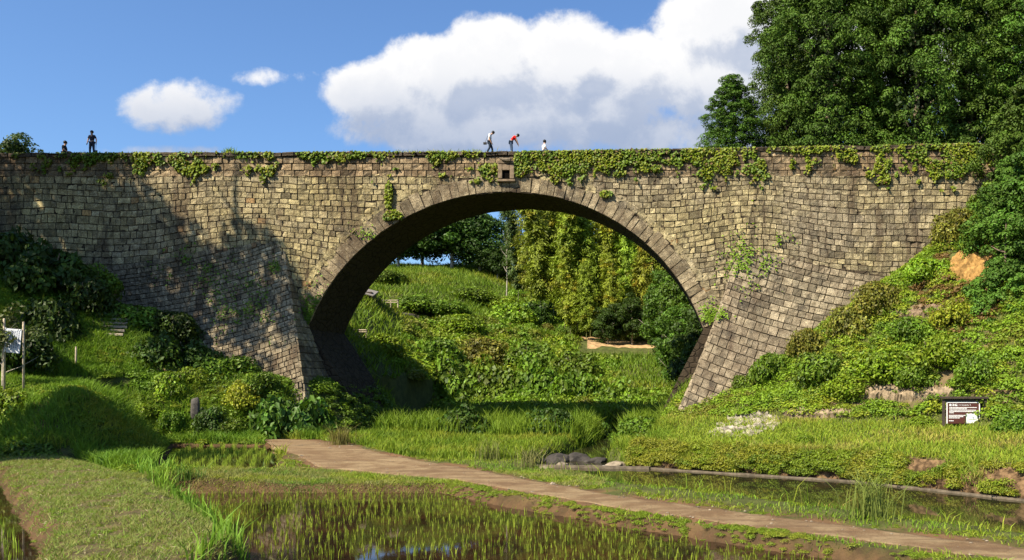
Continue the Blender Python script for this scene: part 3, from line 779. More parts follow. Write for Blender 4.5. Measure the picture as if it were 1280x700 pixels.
def scat(n, box, mask):
    x = rng.uniform(box[0], box[1], n); y = rng.uniform(box[2], box[3], n)
    m = mask(x, y); x, y = x[m], y[m]; z = height(x, y)
    v = inview(x, y, z); return np.stack([x[v], y[v], z[v]], -1)
def mixcol(cols, P, sc=.3, seed=90, jitter=.35):
    """patchy blend through a list of colours"""
    k = np.clip(fbm(P[:, 0]*sc, P[:, 1]*sc+P[:, 2]*sc, seed, 3)*1.5-.25+rng.normal(0, jitter*.4, len(P)), 0, .999)*(len(cols)-1)
    i = k.astype(int); f = (k-i)[:, None]; c = np.array(cols)
    return c[i]*(1-f)+c[np.minimum(i+1, len(cols)-1)]*f

# ------------------------------------------------------------------ trees
def limbs(name, H, r, seed, n=9, lo=.35, spread=.28, mat=None):
    rr = random.Random(seed); b = BM()
    pts = [(0, 0, -.6)]+[(rr.uniform(-.02, .02)*H*k/5, rr.uniform(-.02, .02)*H*k/5, H*k/5) for k in range(1, 6)]
    b.tube(pts, [r*1.25, r*.95, r*.8, r*.6, r*.38, r*.1], 9)
    for k in range(n):
        z = H*(lo+(.92-lo)*k/n); a = k*2.4+rr.random(); l = H*spread*(1.1-.6*k/n)
        b.tube([(0, 0, z), (l*.5*math.cos(a), l*.5*math.sin(a), z+l*.22), (l*math.cos(a), l*math.sin(a), z+l*.55)], [r*.36, r*.22, r*.06], 5)
    o = b.done(name, mat or M_BARK, None, True); me = o.data; bpy.data.objects.remove(o); return me
def cedar_crown(seed, H=30.0, R0=4.3, nb=205, z0=.0, leaf=.18, rs=1.0, sub=12, npb=58):
    """a Japanese cedar: bough domes studded with small rounded tufts, dark gaps below each"""
    g = np.random.default_rng(seed); c, r, cc = [], [], []
    for k in range(nb):
        t = z0+(1-z0)*(k+.5)/nb
        rad = R0*min(1, (1.03-t)/.42)**.8*(.86+.2*math.sin(t*21+seed))
        a = k*2.399+g.uniform(-.4, .4); q = rad*g.uniform(.6, 1.0)
        bc = np.array((q*math.cos(a), q*math.sin(a), H*t)); br = g.uniform(1.15, 1.9)*rs*(1.0 if t < .8 else .7)
        d = sphere_dirs(sub, .6)+np.array((math.cos(a), math.sin(a), 0))*.5; d = unit(d); d[:, 2] = np.abs(d[:, 2])*.95-.15
        ck = g.uniform(.75, 1.25)
        for v in d:
            c.append(bc+v*br*np.array((1, 1, .6))); r.append(br*g.uniform(.24, .36)); cc.append(ck*g.uniform(.85, 1.15))
    col_ = np.array([(0.066, 0.126, 0.013)])*np.array(cc)[:, None]
    A1 = blob_leaves(c, r, npb, leaf, leaf*.6, col_, .05, .12, rough=.15, flat=.9, upb=.7, shell=.9)
    k = int(H*3.2); tz = (np.arange(k)+.5)/k                        # inner foliage round the stem, its shade put into a darker leaf colour
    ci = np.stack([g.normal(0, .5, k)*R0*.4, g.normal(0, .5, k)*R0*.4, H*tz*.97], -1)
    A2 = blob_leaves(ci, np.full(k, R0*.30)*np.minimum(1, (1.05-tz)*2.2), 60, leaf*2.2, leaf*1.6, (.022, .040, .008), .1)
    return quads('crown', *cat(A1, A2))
def broad_crown(seed, H, Rr, nb=60, npb=130, leaf=.34, col_=G_MID, base=.4, rb=(.18, .3)):
    g = np.random.default_rng(seed)
    d = unit(g.normal(0, 1, (nb, 3))); q = g.uniform(.45, 1, (nb, 1))
    c = d*q*np.array((Rr*.8, Rr*.8, H*(1-base)*.45))+np.array((0, 0, H*(base+(1-base)*.5)))
    r = g.uniform(*rb, nb)*Rr
    Q, C = blob_leaves(c, r, npb, leaf, leaf*.55, col_, .2, .15, flat=.7)
    return quads('crown', Q, C)
def bamboo_tpl(seed, H=16.0, col_=(.15, .17, .03)):
    g = np.random.default_rng(seed); b = BM(); a0 = g.uniform(0, 6.28); bend = g.uniform(1.5, 3.2)
    ln = lambda t: np.array((math.cos(a0)*bend*t**3, math.sin(a0)*bend*t**3, H*t*(1-.06*t**3)))
    b.tube([ln(t)-np.array((0, 0, .5 if t == 0 else 0)) for t in np.linspace(0, 1, 12)], [.06*(1-.85*t) for t in np.linspace(0, 1, 12)], 6)
    o = b.done('trunk', M_CULM, None, True); me = o.data; bpy.data.objects.remove(o)
    P, Nn, Tn, C = [], [], [], []
    for k in range(105):
        t = .16+.83*(k+.5)/105; base = ln(t); a = k*2.399+g.uniform(-.5, .5)
        l = (2.2*max(0, 1.03-t)**.6+.35)*min(1, (t-.05)/.3)*g.uniform(.6, 1.2); dr = np.array((math.cos(a), math.sin(a), 0))
        ck = np.array(col_)*g.uniform(.7, 1.3)*(np.array((1.2, .92, .8)) if g.random() < .1 else 1)
        m = 92
        u = g.uniform(.1, 1, m)[:, None]
        p = base+dr*l*u+np.array((0, 0, 1))*(.70*u-.80*u*u)*l+g.normal(0, .24, (m, 3))*np.array((1, 1, .8))
        P.append(p); Nn.append(unit(g.normal(0, .45, (m, 3))+np.array((0, 0, .8))+dr*.5)); Tn.append(np.tile(dr*.8+np.array((0, 0, -.6)), (m, 1)))
        C.append(np.tile(ck, (m, 1))*g.uniform(.75, 1.25, (m, 1)))
    P = np.concatenate(P); Nn = np.concatenate(Nn); Tn = np.concatenate(Tn)
    return me, quads('crown', leaf_quads(P, Nn, (.46), .13, up=Tn), np.concatenate(C))
def tree(name, label, trunk, crown, loc, s=1.0, rz=0, group=None, lm=None, sz=None, cat_='tree'):
    o = empty(name, loc, rz, s)
    if sz: o.scale = (s, s, sz)
    tag(o, label, cat_, group)
    link('trunk', trunk, M_BARK, o); link('crown', crown, lm or M_LEAF, o)
    return o
# ------------------------------------------------------------------ beaten earth terraces and paths up the valley
def strip_px(name, top, bot, mat, label, lift=.05, grow_=0):
    A = [hit(*p) for p in top]; B = [hit(*p) for p in bot]
    strip(name, A, B, mat, label, lift, 60, 7, .5)
    return [p[:2] for p in A]+[p[:2] for p in B[::-1]]
M_TAN = plain('tan_earth', (.36, .235, .115), .95, .1, .35, 1.6, .05)
def strip_w(name, top, bot, mat, label, lift):
    A = [((p[0]-VX)*57.2/F, 57.2) for p in top]; B = [((p[0]-VX)*54.6/F, 54.6) for p in bot]
    A = [(*p, hz(*p)) for p in A]; B = [(*p, hz(*p)) for p in B]
    strip(name, A, B, mat, label, lift, 60, 7, .5)
    return [p[:2] for p in A]+[p[:2] for p in B[::-1]]
TERR = [strip_px('path', [(735,421),(770,424),(800,427),(829,429)], [(734,437),(770,440),(800,441),(831,442)], M_TAN, 'tan beaten earth terrace below the row of rounded shrubs', .22),
        strip_px('path', [(606,403),(640,405),(690,415),(735,422)], [(606,406.5),(640,408.5),(690,418),(735,425)], M_TAN, 'thin tan strip of earth path running left from the terrace'),
        strip_px('path', [(500,390),(520,393),(538,399)], [(503,394),(522,399),(540,402)], M_CONC, 'short pale path on the hillside below the small fence'),
        strip_w('path', [(104,471),(125,471.5),(146,472),(240,469),(275,469)], [(104,475.5),(125,476),(146,476.5),(240,473),(275,474)], M_PATH, 'pinkish dirt landing behind the left grass bank', .06)]
def in_terr(x, y):
    r = np.zeros(x.shape, bool)
    for T in TERR: r |= sdf(x, y, T) > -.15
    return r
# ------------------------------------------------------------------ cedars on the right
CED = [cedar_crown(3, H=30, R0=4.3), cedar_crown(5, H=30, R0=4.1), cedar_crown(9, H=30, R0=4.6)]
TRK = limbs('trunk', 29.0, .36, 4, n=10, lo=.15, spread=.09)
GC = 'cedars behind the right half of the bridge'
ced = [ # px centre, distance, base height, scale, zscale, label
 (915, 80, 15.0, .72, .55, 'smallest dark green cedar, standing lowest at the open left end of the cedar row'),
 (984, 82, 15, .86, 1.02, 'tall slim cedar just right of the smallest cedar, its left side against the clouds'),
 (1032, 79, 15, 1.0, 1.15, 'tall broad cedar, third from the open left end of the row'),
 (1083, 81, 15, 1.0, 1.1, 'tall cedar in the middle of the row above the ivy covered parapet'),
 (1148, 78, 15, 1.0, 1.2, 'tall cedar right of the middle of the row, before the dark gap'),
 (1212, 80, 15, 1.0, 1.15, 'tall cedar right of the dark gap in the row'),
 (1285, 79, 15, 1.1, 1.2, 'last tall cedar of the row, cut by the right edge of the picture'),
 (1012, 92, 17, .95, 1.1, 'cedar of the back rank, half hidden between the second and third front cedars'),
 (1115, 93, 17, 1.0, 1.2, 'cedar of the back rank behind the middle of the row'),
 (1240, 93, 17, 1.1, 1.2, 'cedar of the back rank behind the right end of the row'),
]
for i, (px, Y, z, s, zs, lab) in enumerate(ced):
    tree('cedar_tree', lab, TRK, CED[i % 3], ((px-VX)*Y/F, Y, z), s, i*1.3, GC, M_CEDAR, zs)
# evergreens on the right bank in front of the bridge end
EVG = [cedar_crown(21, H=13, R0=3.3, nb=120, leaf=.17, rs=.72), cedar_crown(22, H=9, R0=3.0, nb=95, leaf=.17, rs=.72)]
TRK2 = limbs('trunk', 12.0, .22, 6, n=8, lo=.1, spread=.14)
for i, (px, py, Y, s, zs, k, lab) in enumerate([
  (1290, 335, 60.0, 1.0, 1.0, 0, 'dark evergreen tree at the right end of the bridge, reaching above the parapet'),
  (1272, 440, 54.5, 1.0, .92, 0, 'big dark evergreen tree beside the patch of bare yellow soil'),
  (1255, 478, 51.5, .8, .8, 1, 'low dark evergreen at the foot of the right slope, above the brown sign'),
  (1305, 470, 53.0, 1.1, 1.1, 0, 'dark evergreen cut off by the right edge, behind the brown sign')]):
    x, y, z = atY(px, py, Y)
    tree('evergreen_tree', lab, TRK2, EVG[k], (x, y, min(z, hz(x, y)+.3)-.2), s, i*2.0, 'evergreens on the right bank', M_CEDAR, zs)

# ------------------------------------------------------------------ through the arch: trees, bamboo
BRD = [broad_crown(31, 8.5, 4.6, nb=95, base=.10, col_=(.045, .095, .013)), broad_crown(32, 8.5, 4.6, nb=95, base=.10, col_=(.045, .095, .013))]
TRK3 = limbs('trunk', 7.2, .17, 12, n=7, lo=.3, spread=.4, mat=M_PALEBARK)
for i, (px, py, Y, s, lab) in enumerate([
  (498, 337, 118, .85, 'dark leafy tree at the left end of the hilltop row, nearest the arch'),
  (528, 334, 122, 1.0, 'dark leafy tree with a pale bare trunk on the grassy hilltop'),
  (565, 337, 120, 1.15, 'tallest rounded tree of the row on the grassy hilltop'),
  (600, 342, 124, .95, 'dark leafy tree sloping down the hilltop row towards the bare tree'),
  (622, 350, 126, .62, 'smallest leafy tree at the right end of the hilltop row')]):
    x, y, z = hit(px, py)
    if y > 160: x, y, z = (px-VX)*Y/F, Y, hz((px-VX)*Y/F, Y)
    f = y/Y
    tree('leafy_tree', lab, TRK3, BRD[i % 2], (x, y, z-.5), s*f*1.28, i*1.7, 'leafy trees on the hilltop beyond the arch', sz=s*f*1.1)
FOR = [broad_crown(61, 10, 3.2, nb=90, npb=140, leaf=.30, col_=(.075, .140, .013), base=.02, rb=(.2, .34)), broad_crown(62, 10, 3.4, nb=90, npb=140, leaf=.30, col_=(.045, .088, .011), base=.02, rb=(.2, .34))]
for i, (px, py, Y, s, zs, k, lab) in enumerate([
  (828, 425, 106, 1.0, 1.15, 0, 'leafy tree at the right end of the dirt terrace'),
  (852, 425, 100, 1.0, 1.25, 0, 'tall leafy tree behind the right arch ring'),
  (846, 470, 88, .8, .95, 0, 'creeper covered tree above the grass clearing, beside the right arch ring'),
  (872, 480, 79, .85, 1.1, 1, 'dark tree in the shade behind the right arch foot'),
  (862, 500, 74, .5, .55, 0, 'low leafy tree at the inner foot of the right buttress'),
  (790, 412, 113, .85, .75, 1, 'dark tree under the golden bamboo'),
  (760, 412, 112, .7, .6, 1, 'dark tree at the foot of the short yellow bamboo'),
  (845, 405, 133, 1.2, 1.5, 1, 'dark tree behind the right end of the bamboo grove'),
  (875, 405, 125, 1.2, 1.6, 1, 'dark tree behind the bamboo, mostly hidden by the arch ring')]):
    x = (px-VX)*Y/F
    tree('leafy_tree', lab, TRK3, FOR[k], (x, Y, hz(x, Y)-.3), s, i*1.7, 'trees at the right side of the valley', sz=zs)
x, y, z = (633-VX)*128/F, 128.0, hz((633-VX)*128/F, 128)
bt = empty('bare_tree', (x, y, z-.3)); tag(bt, 'thin bare leafless tree against the sky under the arch', 'tree')
b = BM(); b.tube([(0,0,0),(.1,0,4),(0,.1,8),(.15,0,11.5)], [.12,.09,.06,.02], 5); b.done('trunk', M_PALEBARK, bt)
b = BM()
for k in range(9):
    a = k*2.4; zz = 4+k*.75; b.tube([(0,0,zz),(.6*math.cos(a),.5*math.sin(a),zz+.7),(.9*math.cos(a),.7*math.sin(a),zz+1.5)], [.045,.03,.012], 4)
b.done('branch', M_PALEBARK, bt)

BB_T = [bamboo_tpl(41, col_=(.185, .215, .022)), bamboo_tpl(42, col_=(.260, .325, .028)), bamboo_tpl(43, col_=(.225, .325, .028)), bamboo_tpl(44, col_=(.240, .275, .026)), bamboo_tpl(45, col_=(.08, .13, .03))]
bam = [ # px, base py, Y, height, template, label
 (648, 410, 128, 14.5, 4, 'thin pale bamboo standing alone at the left edge of the grove, against the sky'),
 (664, 410, 126, 18.5, 0, 'tall olive bamboo at the left corner of the grove'),
 (676, 405, 122, 18.5, 0, 'tall olive brown bamboo, second from the left corner of the grove'),
 (692, 405, 124, 18.5, 0, 'tall dark olive bamboo beside the yellow green plumes'),
 (706, 402, 119, 17.0, 2, 'bright yellow green bamboo plume rising under the arch crown'),
 (722, 402, 121, 17.5, 1, 'broad yellow green bamboo plume in the middle of the grove'),
 (738, 400, 120, 16.8, 2, 'bright green drooping bamboo plume right of the middle plume'),
 (755, 400, 122, 16.5, 1, 'yellow green bamboo leaning towards the right haunch of the arch'),
 (772, 400, 121, 15.0, 3, 'golden bamboo right of the leaning yellow green one'),
 (788, 400, 120, 14.0, 2, 'bright green bamboo plume in front of the golden bamboo'),
 (803, 400, 118, 13.2, 3, 'golden yellow bamboo close to the arch ring'),
 (818, 402, 119, 12.5, 2, 'lowest bright bamboo plume near the right arch ring'),
 (733, 405, 113, 10.5, 2, 'short bright bamboo in the front of the grove'),
 (713, 405, 115, 11.0, 1, 'short yellow green bamboo in the front of the grove, left of the brightest one'),
 (765, 405, 114, 10.5, 3, 'short yellow bamboo in the front of the grove'),
 (690, 400, 131, 18.5, 1, 'tall bamboo at the back of the grove, behind the olive ones'),
 (745, 400, 131, 18.0, 0, 'dark bamboo at the back of the grove behind the drooping plume'),
 (790, 400, 130, 16.5, 0, 'dark olive bamboo at the back right of the grove'),
 (680, 405, 137, 19.5, 2, 'bright bamboo at the very back, between the olive ones'),
 (716, 405, 137, 18.5, 0, 'dark olive bamboo at the very back, behind the middle plume'),
 (760, 405, 137, 17.5, 1, 'bamboo at the very back, right of the drooping plume'),
 (780, 405, 138, 16.5, 2, 'bright bamboo at the very back, behind the golden one'),
 (806, 405, 137, 15.0, 1, 'bamboo at the very back near the right arch ring'),
 (828, 405, 126, 14.0, 0, 'dark bamboo at the right end of the grove, half behind the arch ring'),
]
for i, (px, py, Y, H, k, lab) in enumerate(bam):
    x = (px-VX)*Y/F; z = hz(x, Y); 
    tr, cr = BB_T[k]; s = H/16.0*(1.12+.30*max(0, px-735)/80)
    o = empty('bamboo', (x, Y, z-.1), i*1.9, s); o.scale = (s, s, s)
    tag(o, lab, 'bamboo', 'bamboo grove beyond the arch'); link('trunk', tr, M_CULM, o); link('crown', cr, M_LEAF, o)

# ------------------------------------------------------------------ shrubs
def S(px, py, rpx, hpx, kind, label, group=None, Y=None, cat_='shrub'):
    """rpx/hpx half width and height in photo pixels; px,py its base"""
    if Y is None: x, y, z = hit(px, py)
    else: x, y = (px-VX)*Y/F, Y; z = hz(x, y)
    m = y/F
    if Y is not None: z = max(z, CH+(VY-py)*m-1.2); z = min(z, CH+(VY-py)*m+.4)
    return shrub('shrub', label, kind, x, y, z-.15*hpx*m, rpx*m, hpx*m*1.1, group, cat_=cat_)
GL, GRR, GV, GT = 'shrubs on the left bank', 'shrubs on the right bank', 'bushes in the valley under the arch', 'rounded shrubs on the dirt terrace'
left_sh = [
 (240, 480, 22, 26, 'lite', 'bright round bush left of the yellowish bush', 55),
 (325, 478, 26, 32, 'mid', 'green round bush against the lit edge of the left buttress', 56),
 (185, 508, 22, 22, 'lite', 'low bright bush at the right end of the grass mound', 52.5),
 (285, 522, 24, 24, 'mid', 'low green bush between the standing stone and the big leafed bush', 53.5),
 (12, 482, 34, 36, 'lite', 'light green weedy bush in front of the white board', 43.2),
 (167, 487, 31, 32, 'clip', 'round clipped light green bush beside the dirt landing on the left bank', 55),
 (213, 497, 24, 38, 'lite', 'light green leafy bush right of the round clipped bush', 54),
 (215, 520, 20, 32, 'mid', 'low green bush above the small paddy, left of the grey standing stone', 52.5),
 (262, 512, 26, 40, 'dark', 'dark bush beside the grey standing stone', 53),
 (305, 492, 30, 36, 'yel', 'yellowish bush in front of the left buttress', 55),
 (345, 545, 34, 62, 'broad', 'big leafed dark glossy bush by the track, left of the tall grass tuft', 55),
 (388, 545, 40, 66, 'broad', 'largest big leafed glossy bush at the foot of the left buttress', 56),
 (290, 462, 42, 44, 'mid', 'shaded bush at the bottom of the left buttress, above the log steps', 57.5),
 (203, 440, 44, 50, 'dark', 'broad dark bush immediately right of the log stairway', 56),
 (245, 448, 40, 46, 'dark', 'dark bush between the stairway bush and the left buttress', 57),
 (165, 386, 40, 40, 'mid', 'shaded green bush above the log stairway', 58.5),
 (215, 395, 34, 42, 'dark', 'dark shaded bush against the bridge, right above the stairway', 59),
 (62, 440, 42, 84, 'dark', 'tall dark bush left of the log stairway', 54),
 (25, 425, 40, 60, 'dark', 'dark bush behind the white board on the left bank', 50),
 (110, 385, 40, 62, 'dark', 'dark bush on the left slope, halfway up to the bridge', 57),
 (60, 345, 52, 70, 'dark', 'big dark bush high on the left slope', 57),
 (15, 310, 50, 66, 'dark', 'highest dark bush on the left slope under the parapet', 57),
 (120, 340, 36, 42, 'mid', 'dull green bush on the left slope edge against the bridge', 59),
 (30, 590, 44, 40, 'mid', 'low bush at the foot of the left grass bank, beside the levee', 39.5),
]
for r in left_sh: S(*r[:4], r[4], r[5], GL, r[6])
right_sh = [
 (1195, 298, 34, 54, 'olive', 'olive brown bush at the top of the right slope below the parapet'),
 (1235, 262, 26, 46, 'mid', 'green bush at the right end of the bridge, above the olive brown bush'),
 (1132, 330, 36, 44, 'olive', 'olive bush on the right slope, against the bridge face'),
 (1098, 385, 40, 48, 'olive', 'rust tinted olive bush halfway up the right slope'),
 (1160, 345, 36, 34, 'lite', 'bright green bush left of the patch of bare yellow soil'),
 (1060, 415, 36, 46, 'olive', 'olive bush on the right slope above the dark hollow'),
 (1010, 440, 34, 44, 'olive', 'olive green bush at the edge of the right buttress'),
 (965, 470, 32, 44, 'mid', 'leafy green bush in front of the right buttress'),
 (930, 486, 22, 26, 'mid', 'small green bush at the foot of the right buttress'),
 (1025, 470, 38, 44, 'mid', 'dark leafy bush in the hollow of the right slope'),
 (1105, 465, 44, 42, 'lite', 'bright green bush mass in the middle of the right slope'),
 (1175, 450, 44, 44, 'lite', 'bright green bush below the bare yellow soil'),
 (1060, 490, 36, 30, 'lite', 'low bright bush above the stony ledge'),
 (1145, 480, 32, 34, 'mid', 'green bush on the right slope above the stony strip'),
 (1195, 400, 34, 34, 'yel', 'yellow green bush under the bare yellow soil'),
 (1140, 420, 34, 36, 'mid', 'dark green bush left of the yellow green one, on the right slope'),
 (1225, 470, 32, 40, 'mid', 'dark green bush above the brown sign'),
 (1266, 540, 28, 42, 'mid', 'leafy bush immediately right of the brown sign'),
 (1003, 555, 17, 20, 'lite', 'small round bush alone on the grassy right bank'),
 (1095, 610, 22, 36, 'mid', 'dark leafy clump hanging over the river edge'),
 (1070, 606, 16, 26, 'mid', 'small leafy clump at the river edge, left of the darker clump'),
 (1150, 532, 24, 18, 'lite', 'low leafy plant immediately left of the brown sign'),
]
for r in right_sh: S(*r[:4], r[4], r[5], GRR)
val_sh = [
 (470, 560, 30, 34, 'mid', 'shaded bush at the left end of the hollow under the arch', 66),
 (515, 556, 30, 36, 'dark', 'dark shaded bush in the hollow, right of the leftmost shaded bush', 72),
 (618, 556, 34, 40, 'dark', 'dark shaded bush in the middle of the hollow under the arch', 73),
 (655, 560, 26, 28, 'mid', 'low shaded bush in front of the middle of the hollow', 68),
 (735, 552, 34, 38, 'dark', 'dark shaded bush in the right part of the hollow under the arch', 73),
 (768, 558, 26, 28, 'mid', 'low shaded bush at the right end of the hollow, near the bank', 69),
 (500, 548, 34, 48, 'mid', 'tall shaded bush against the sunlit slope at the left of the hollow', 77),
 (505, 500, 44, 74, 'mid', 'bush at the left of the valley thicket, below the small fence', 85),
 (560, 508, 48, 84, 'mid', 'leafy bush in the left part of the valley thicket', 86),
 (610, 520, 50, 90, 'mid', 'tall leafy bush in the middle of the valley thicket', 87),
 (665, 520, 50, 92, 'mid', 'tallest leafy bush of the valley thicket', 88),
 (720, 522, 50, 84, 'mid', 'broad leafy bush in the right part of the valley thicket', 87),
 (775, 535, 46, 74, 'mid', 'leafy bush at the right of the valley thicket', 86),
 (580, 545, 40, 54, 'dark', 'dark low bush at the front of the valley thicket'),
 (690, 545, 44, 50, 'dark', 'dark low bush at the front of the thicket, below the tallest one'),
 (800, 548, 34, 42, 'mid', 'low bush at the right front of the valley thicket'),
 (545, 455, 40, 48, 'mid', 'upper bush of the thicket, below the short dirt path'),
 (605, 452, 42, 44, 'olive', 'olive tinted upper bush of the thicket'),
 (660, 458, 40, 46, 'mid', 'upper bush of the thicket, below the tan strip of path'),
 (715, 470, 40, 46, 'mid', 'upper right bush of the thicket, left of the grass clearing'),
 (525, 388, 40, 24, 'mid', 'low bush on the hill behind the small fence'),
 (560, 390, 32, 22, 'mid', 'low hedge-like bush left of the short dirt path'),
 (640, 400, 34, 34, 'lite', 'light green bush under the bare tree'),
 (668, 402, 28, 34, 'dark', 'dark bush at the left foot of the bamboo grove'),
 (700, 398, 26, 40, 'mid', 'green bush at the foot of the bamboo grove'),
 (750, 410, 26, 40, 'lite', 'bright leafy bush in front of the dark bush under the bamboo'),
 (620, 345, 30, 26, 'olive', 'scrubby bush under the right end of the hilltop trees'),
 (590, 374, 34, 20, 'mid', 'low bush on the sunny terrace edge, below the hilltop trees'),
 (625, 384, 30, 20, 'lite', 'low bright bush at the right end of the sunny terrace edge'),
 (486, 352, 26, 20, 'mid', 'small bush at the left end of the hilltop, beside the arch'),
 (575, 412, 30, 26, 'lite', 'bright bush between the short path and the tan strip'),
 (480, 440, 34, 34, 'lite', 'bright bush beside the left inside of the arch'),
 (650, 352, 26, 30, 'olive', 'scrubby bush between the bare tree and the bamboo'),
]
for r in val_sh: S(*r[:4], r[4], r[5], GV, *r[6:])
ter = [(662,413,10,14,'lite','leftmost, lightest'),(683,414,11,15,'olive','reddish topped'),(700,416,9,13,'mid','small dark'),(713,418,10,15,'mid','upright dark'),
       (730,419,13,19,'lite','largest bright green'),(748,420,11,14,'olive','brownish'),(783,424,15,16,'olive','wide olive'),(802,426,9,20,'mid','narrow upright'),(815,427,11,15,'olive','last olive')]
for px, py, r, h, k, w in ter: S(px, py, r, h, k, f'{w} round shrub in the row along the dirt terrace', GT)
# small light tree and the tree top at the left edge
SMALL = broad_crown(51, 4.6, 1.7, nb=34, npb=60, leaf=.2, col_=(.10, .13, .04), base=.3)
TRK4 = limbs('trunk', 3.6, .08, 15, n=6, lo=.25, spread=.4, mat=M_PALEBARK)
x, y, z = atY(4, 408, 45.0)
tree('young_tree', 'small sunlit tree with a pale leaning trunk above the white board', TRK4, SMALL, (x, y, hz(x, y)-.1), 1.0)
BG = broad_crown(52, 9, 3.4, nb=50, npb=110, leaf=.28, col_=(.05, .085, .02), base=.3)
tree('leafy_tree', 'tree whose top shows over the left end of the parapet', TRK3, BG, (-59.5, 75, 16.6), 1.0)
# tall trees on the left hill: they cast the big shade over the left end of the bridge
TALL2 = broad_crown(54, 22, 8.0, nb=56, npb=90, leaf=.55, col_=G_DARK, base=.58, rb=(.14, .24))
TALL = broad_crown(53, 22, 8.0, nb=110, npb=90, leaf=.6, col_=G_DARK, base=.2)
for i, (X, Y, s, zs, lab) in enumerate([(-58.8, 45, 1.0, 1.45, 'tall tree on the left hill shading the end of the bridge'), (-51.0, 42.5, .95, 1.52, 'broad tree on the left hill shading the buttress'),
      (-71, 50, 1.1, 1.4, 'outermost tall tree on the left hill'), (-37.3, 33.6, .55, .86, 'tree left of the grass bank shading its face'), (-60, 37, 1.0, 1.1, 'leafy tree between the tall trees of the left hill')]):
    tree('shade_tree', lab, TRK, TALL2 if i == 1 else TALL, (X, Y, hz(X, Y)-.3), s, i*1.1, 'trees on the left hill', sz=zs)

# ------------------------------------------------------------------ ground cover
# weeds over the slopes
def gmask_right(x, y):
    s = sdf(x, y, W_REG); return (s > 9) & (y < 61.5) & (x > -2.5)
P = scat(15000, (-3, 34, 40, 61.5), gmask_right)
n = fbm(P[:, 0]*.3, P[:, 1]*.3+P[:, 2]*.3, 71)
px = VX+F*P[:, 0]/P[:, 1]; py = VY-F*(P[:, 2]-CH)/P[:, 1]
bare = ((px-1218)/30)**2+((py-330)/24)**2 < 1+.5*(n-.5)*4
strip_ = (np.abs(py-(402-(px-1150)*.03)) < 9) & (px > 1110) & (px < 1225)
stony = (px > 1080) & (px < 1190) & (np.abs(py-492) < 12)
keep = ~bare & ~(strip_ & (rng.random(len(P)) < .8)) & ~(stony & (rng.random(len(P)) < .6))
P = P[keep]; P = P[rng.random(len(P)) < .62]
C = mixcol([G_OLIVE, G_LITE, G_LITE, G_MID, G_YEL, G_LITE], P, .22, 81)
near_b = (((VX+F*P[:, 0]/P[:, 1]-1200)/60)**2+((VY-F*(P[:, 2]-CH)/P[:, 1]-365)/50)**2 < 1) & (rng.random(len(P)) < .5)
C[near_b] = np.array((.16, .095, .03))
Q1 = scatter_clumps(P-np.array((0, 0, .1)), rng.uniform(.3, .75, len(P)), C, TPL_FINE)
tag(link('undergrowth', quads('undergrowth', *Q1), M_LEAF), 'tangled bright and rusty weeds covering the right slope', kind='stuff')
P = scat(7000, (-62, -24, 46, 61.5), lambda x, y: (height(x, y) > 3.6) & ~(y < 53.5) & ~((np.abs(x+30.2) < 3.2) & (np.abs(y-55.2) < 1.3)) & (dline(x, y, [(-37.0, 52.6), (-39.2, 58.6)]) > 1.7))
C = mixcol([G_DARK, G_MID, G_MID, G_LITE], P, .3, 82)
Q1 = scatter_clumps(P-np.array((0, 0, .1)), rng.uniform(.25, .7, len(P)), C, TPL_FINE)
tag(link('undergrowth', quads('undergrowth', *Q1), M_LEAF), 'shaded dark weeds covering the left slope beside the bridge', kind='stuff')
P = scat(1500, (-31, -21, 53, 69), lambda x, y: (height(x, y) > .3) & (height(x, y) < 5) & ~((x > -27) & (y < 55) & (height(x, y) < .8)))
tag(link('undergrowth', quads('undergrowth', *scatter_clumps(P-np.array((0, 0, .1)), rng.uniform(.3, .8, len(P)), mixcol([G_DARK, G_MID, G_LITE], P, .4, 114), TPL_FINE)), M_LEAF), 'dark weeds round the foot of the left pier under the arch', kind='stuff')
# valley side beyond the bridge
P = scat(30000, (-75, 6, 69, 160), lambda x, y: ~in_terr(x, y))
px = VX+F*P[:, 0]/P[:, 1]; py = VY-F*(P[:, 2]-CH)/P[:, 1]
P = P[(px > 415) & (px < 900) & (py > 250) & (py < 600)]
px = VX+F*P[:, 0]/P[:, 1]; py = VY-F*(P[:, 2]-CH)/P[:, 1]
grassy = ((py < 395) & (px < 640)) | ((px > 770) & (py > 428) & (py < 490)) | ((px < 500) & (py < 445)) | (P[:, 1] < 77)
clear = (px > 722) & (px < 838) & (py > 424) & (py < 447)
P1 = P[~grassy & ~clear & (rng.random(len(P)) < .55)]
C = mixcol([G_MID, G_LITE, G_MID, G_OLIVE, G_LITE, G_YEL], P1, .16, 83)
Q1 = scatter_clumps(P1-np.array((0, 0, .15)), rng.uniform(.5, 1.15, len(P1)), C, TPL_COARSE, 1.0)
tag(link('undergrowth', quads('undergrowth', *Q1), M_LEAF), 'leafy green scrub covering the valley side beyond the arch', kind='stuff')
# grass
G_A, G_B, G_C, G_D = (0.100, 0.185, 0.015), (0.160, 0.245, 0.018), (0.240, 0.265, 0.028), (0.28, 0.23, 0.06)
def grass(parts, name, label):
    Q = np.concatenate([p[0] for p in parts]); C = np.concatenate([p[1] for p in parts])
    return tag(link(name, quads(name, Q, C), M_GRASS), label, kind='stuff')
def off(x, y): return (sdf(x, y, P_POLY) < -.05) & (sdf(x, y, PADDY_MAIN) < -.05) & (sdf(x, y, PADDY_SMALL) < -.05) & (sdf(x, y, PADDY_LEFT) < -.05) & (sdf(x, y, RIVER) < .1)
parts = []
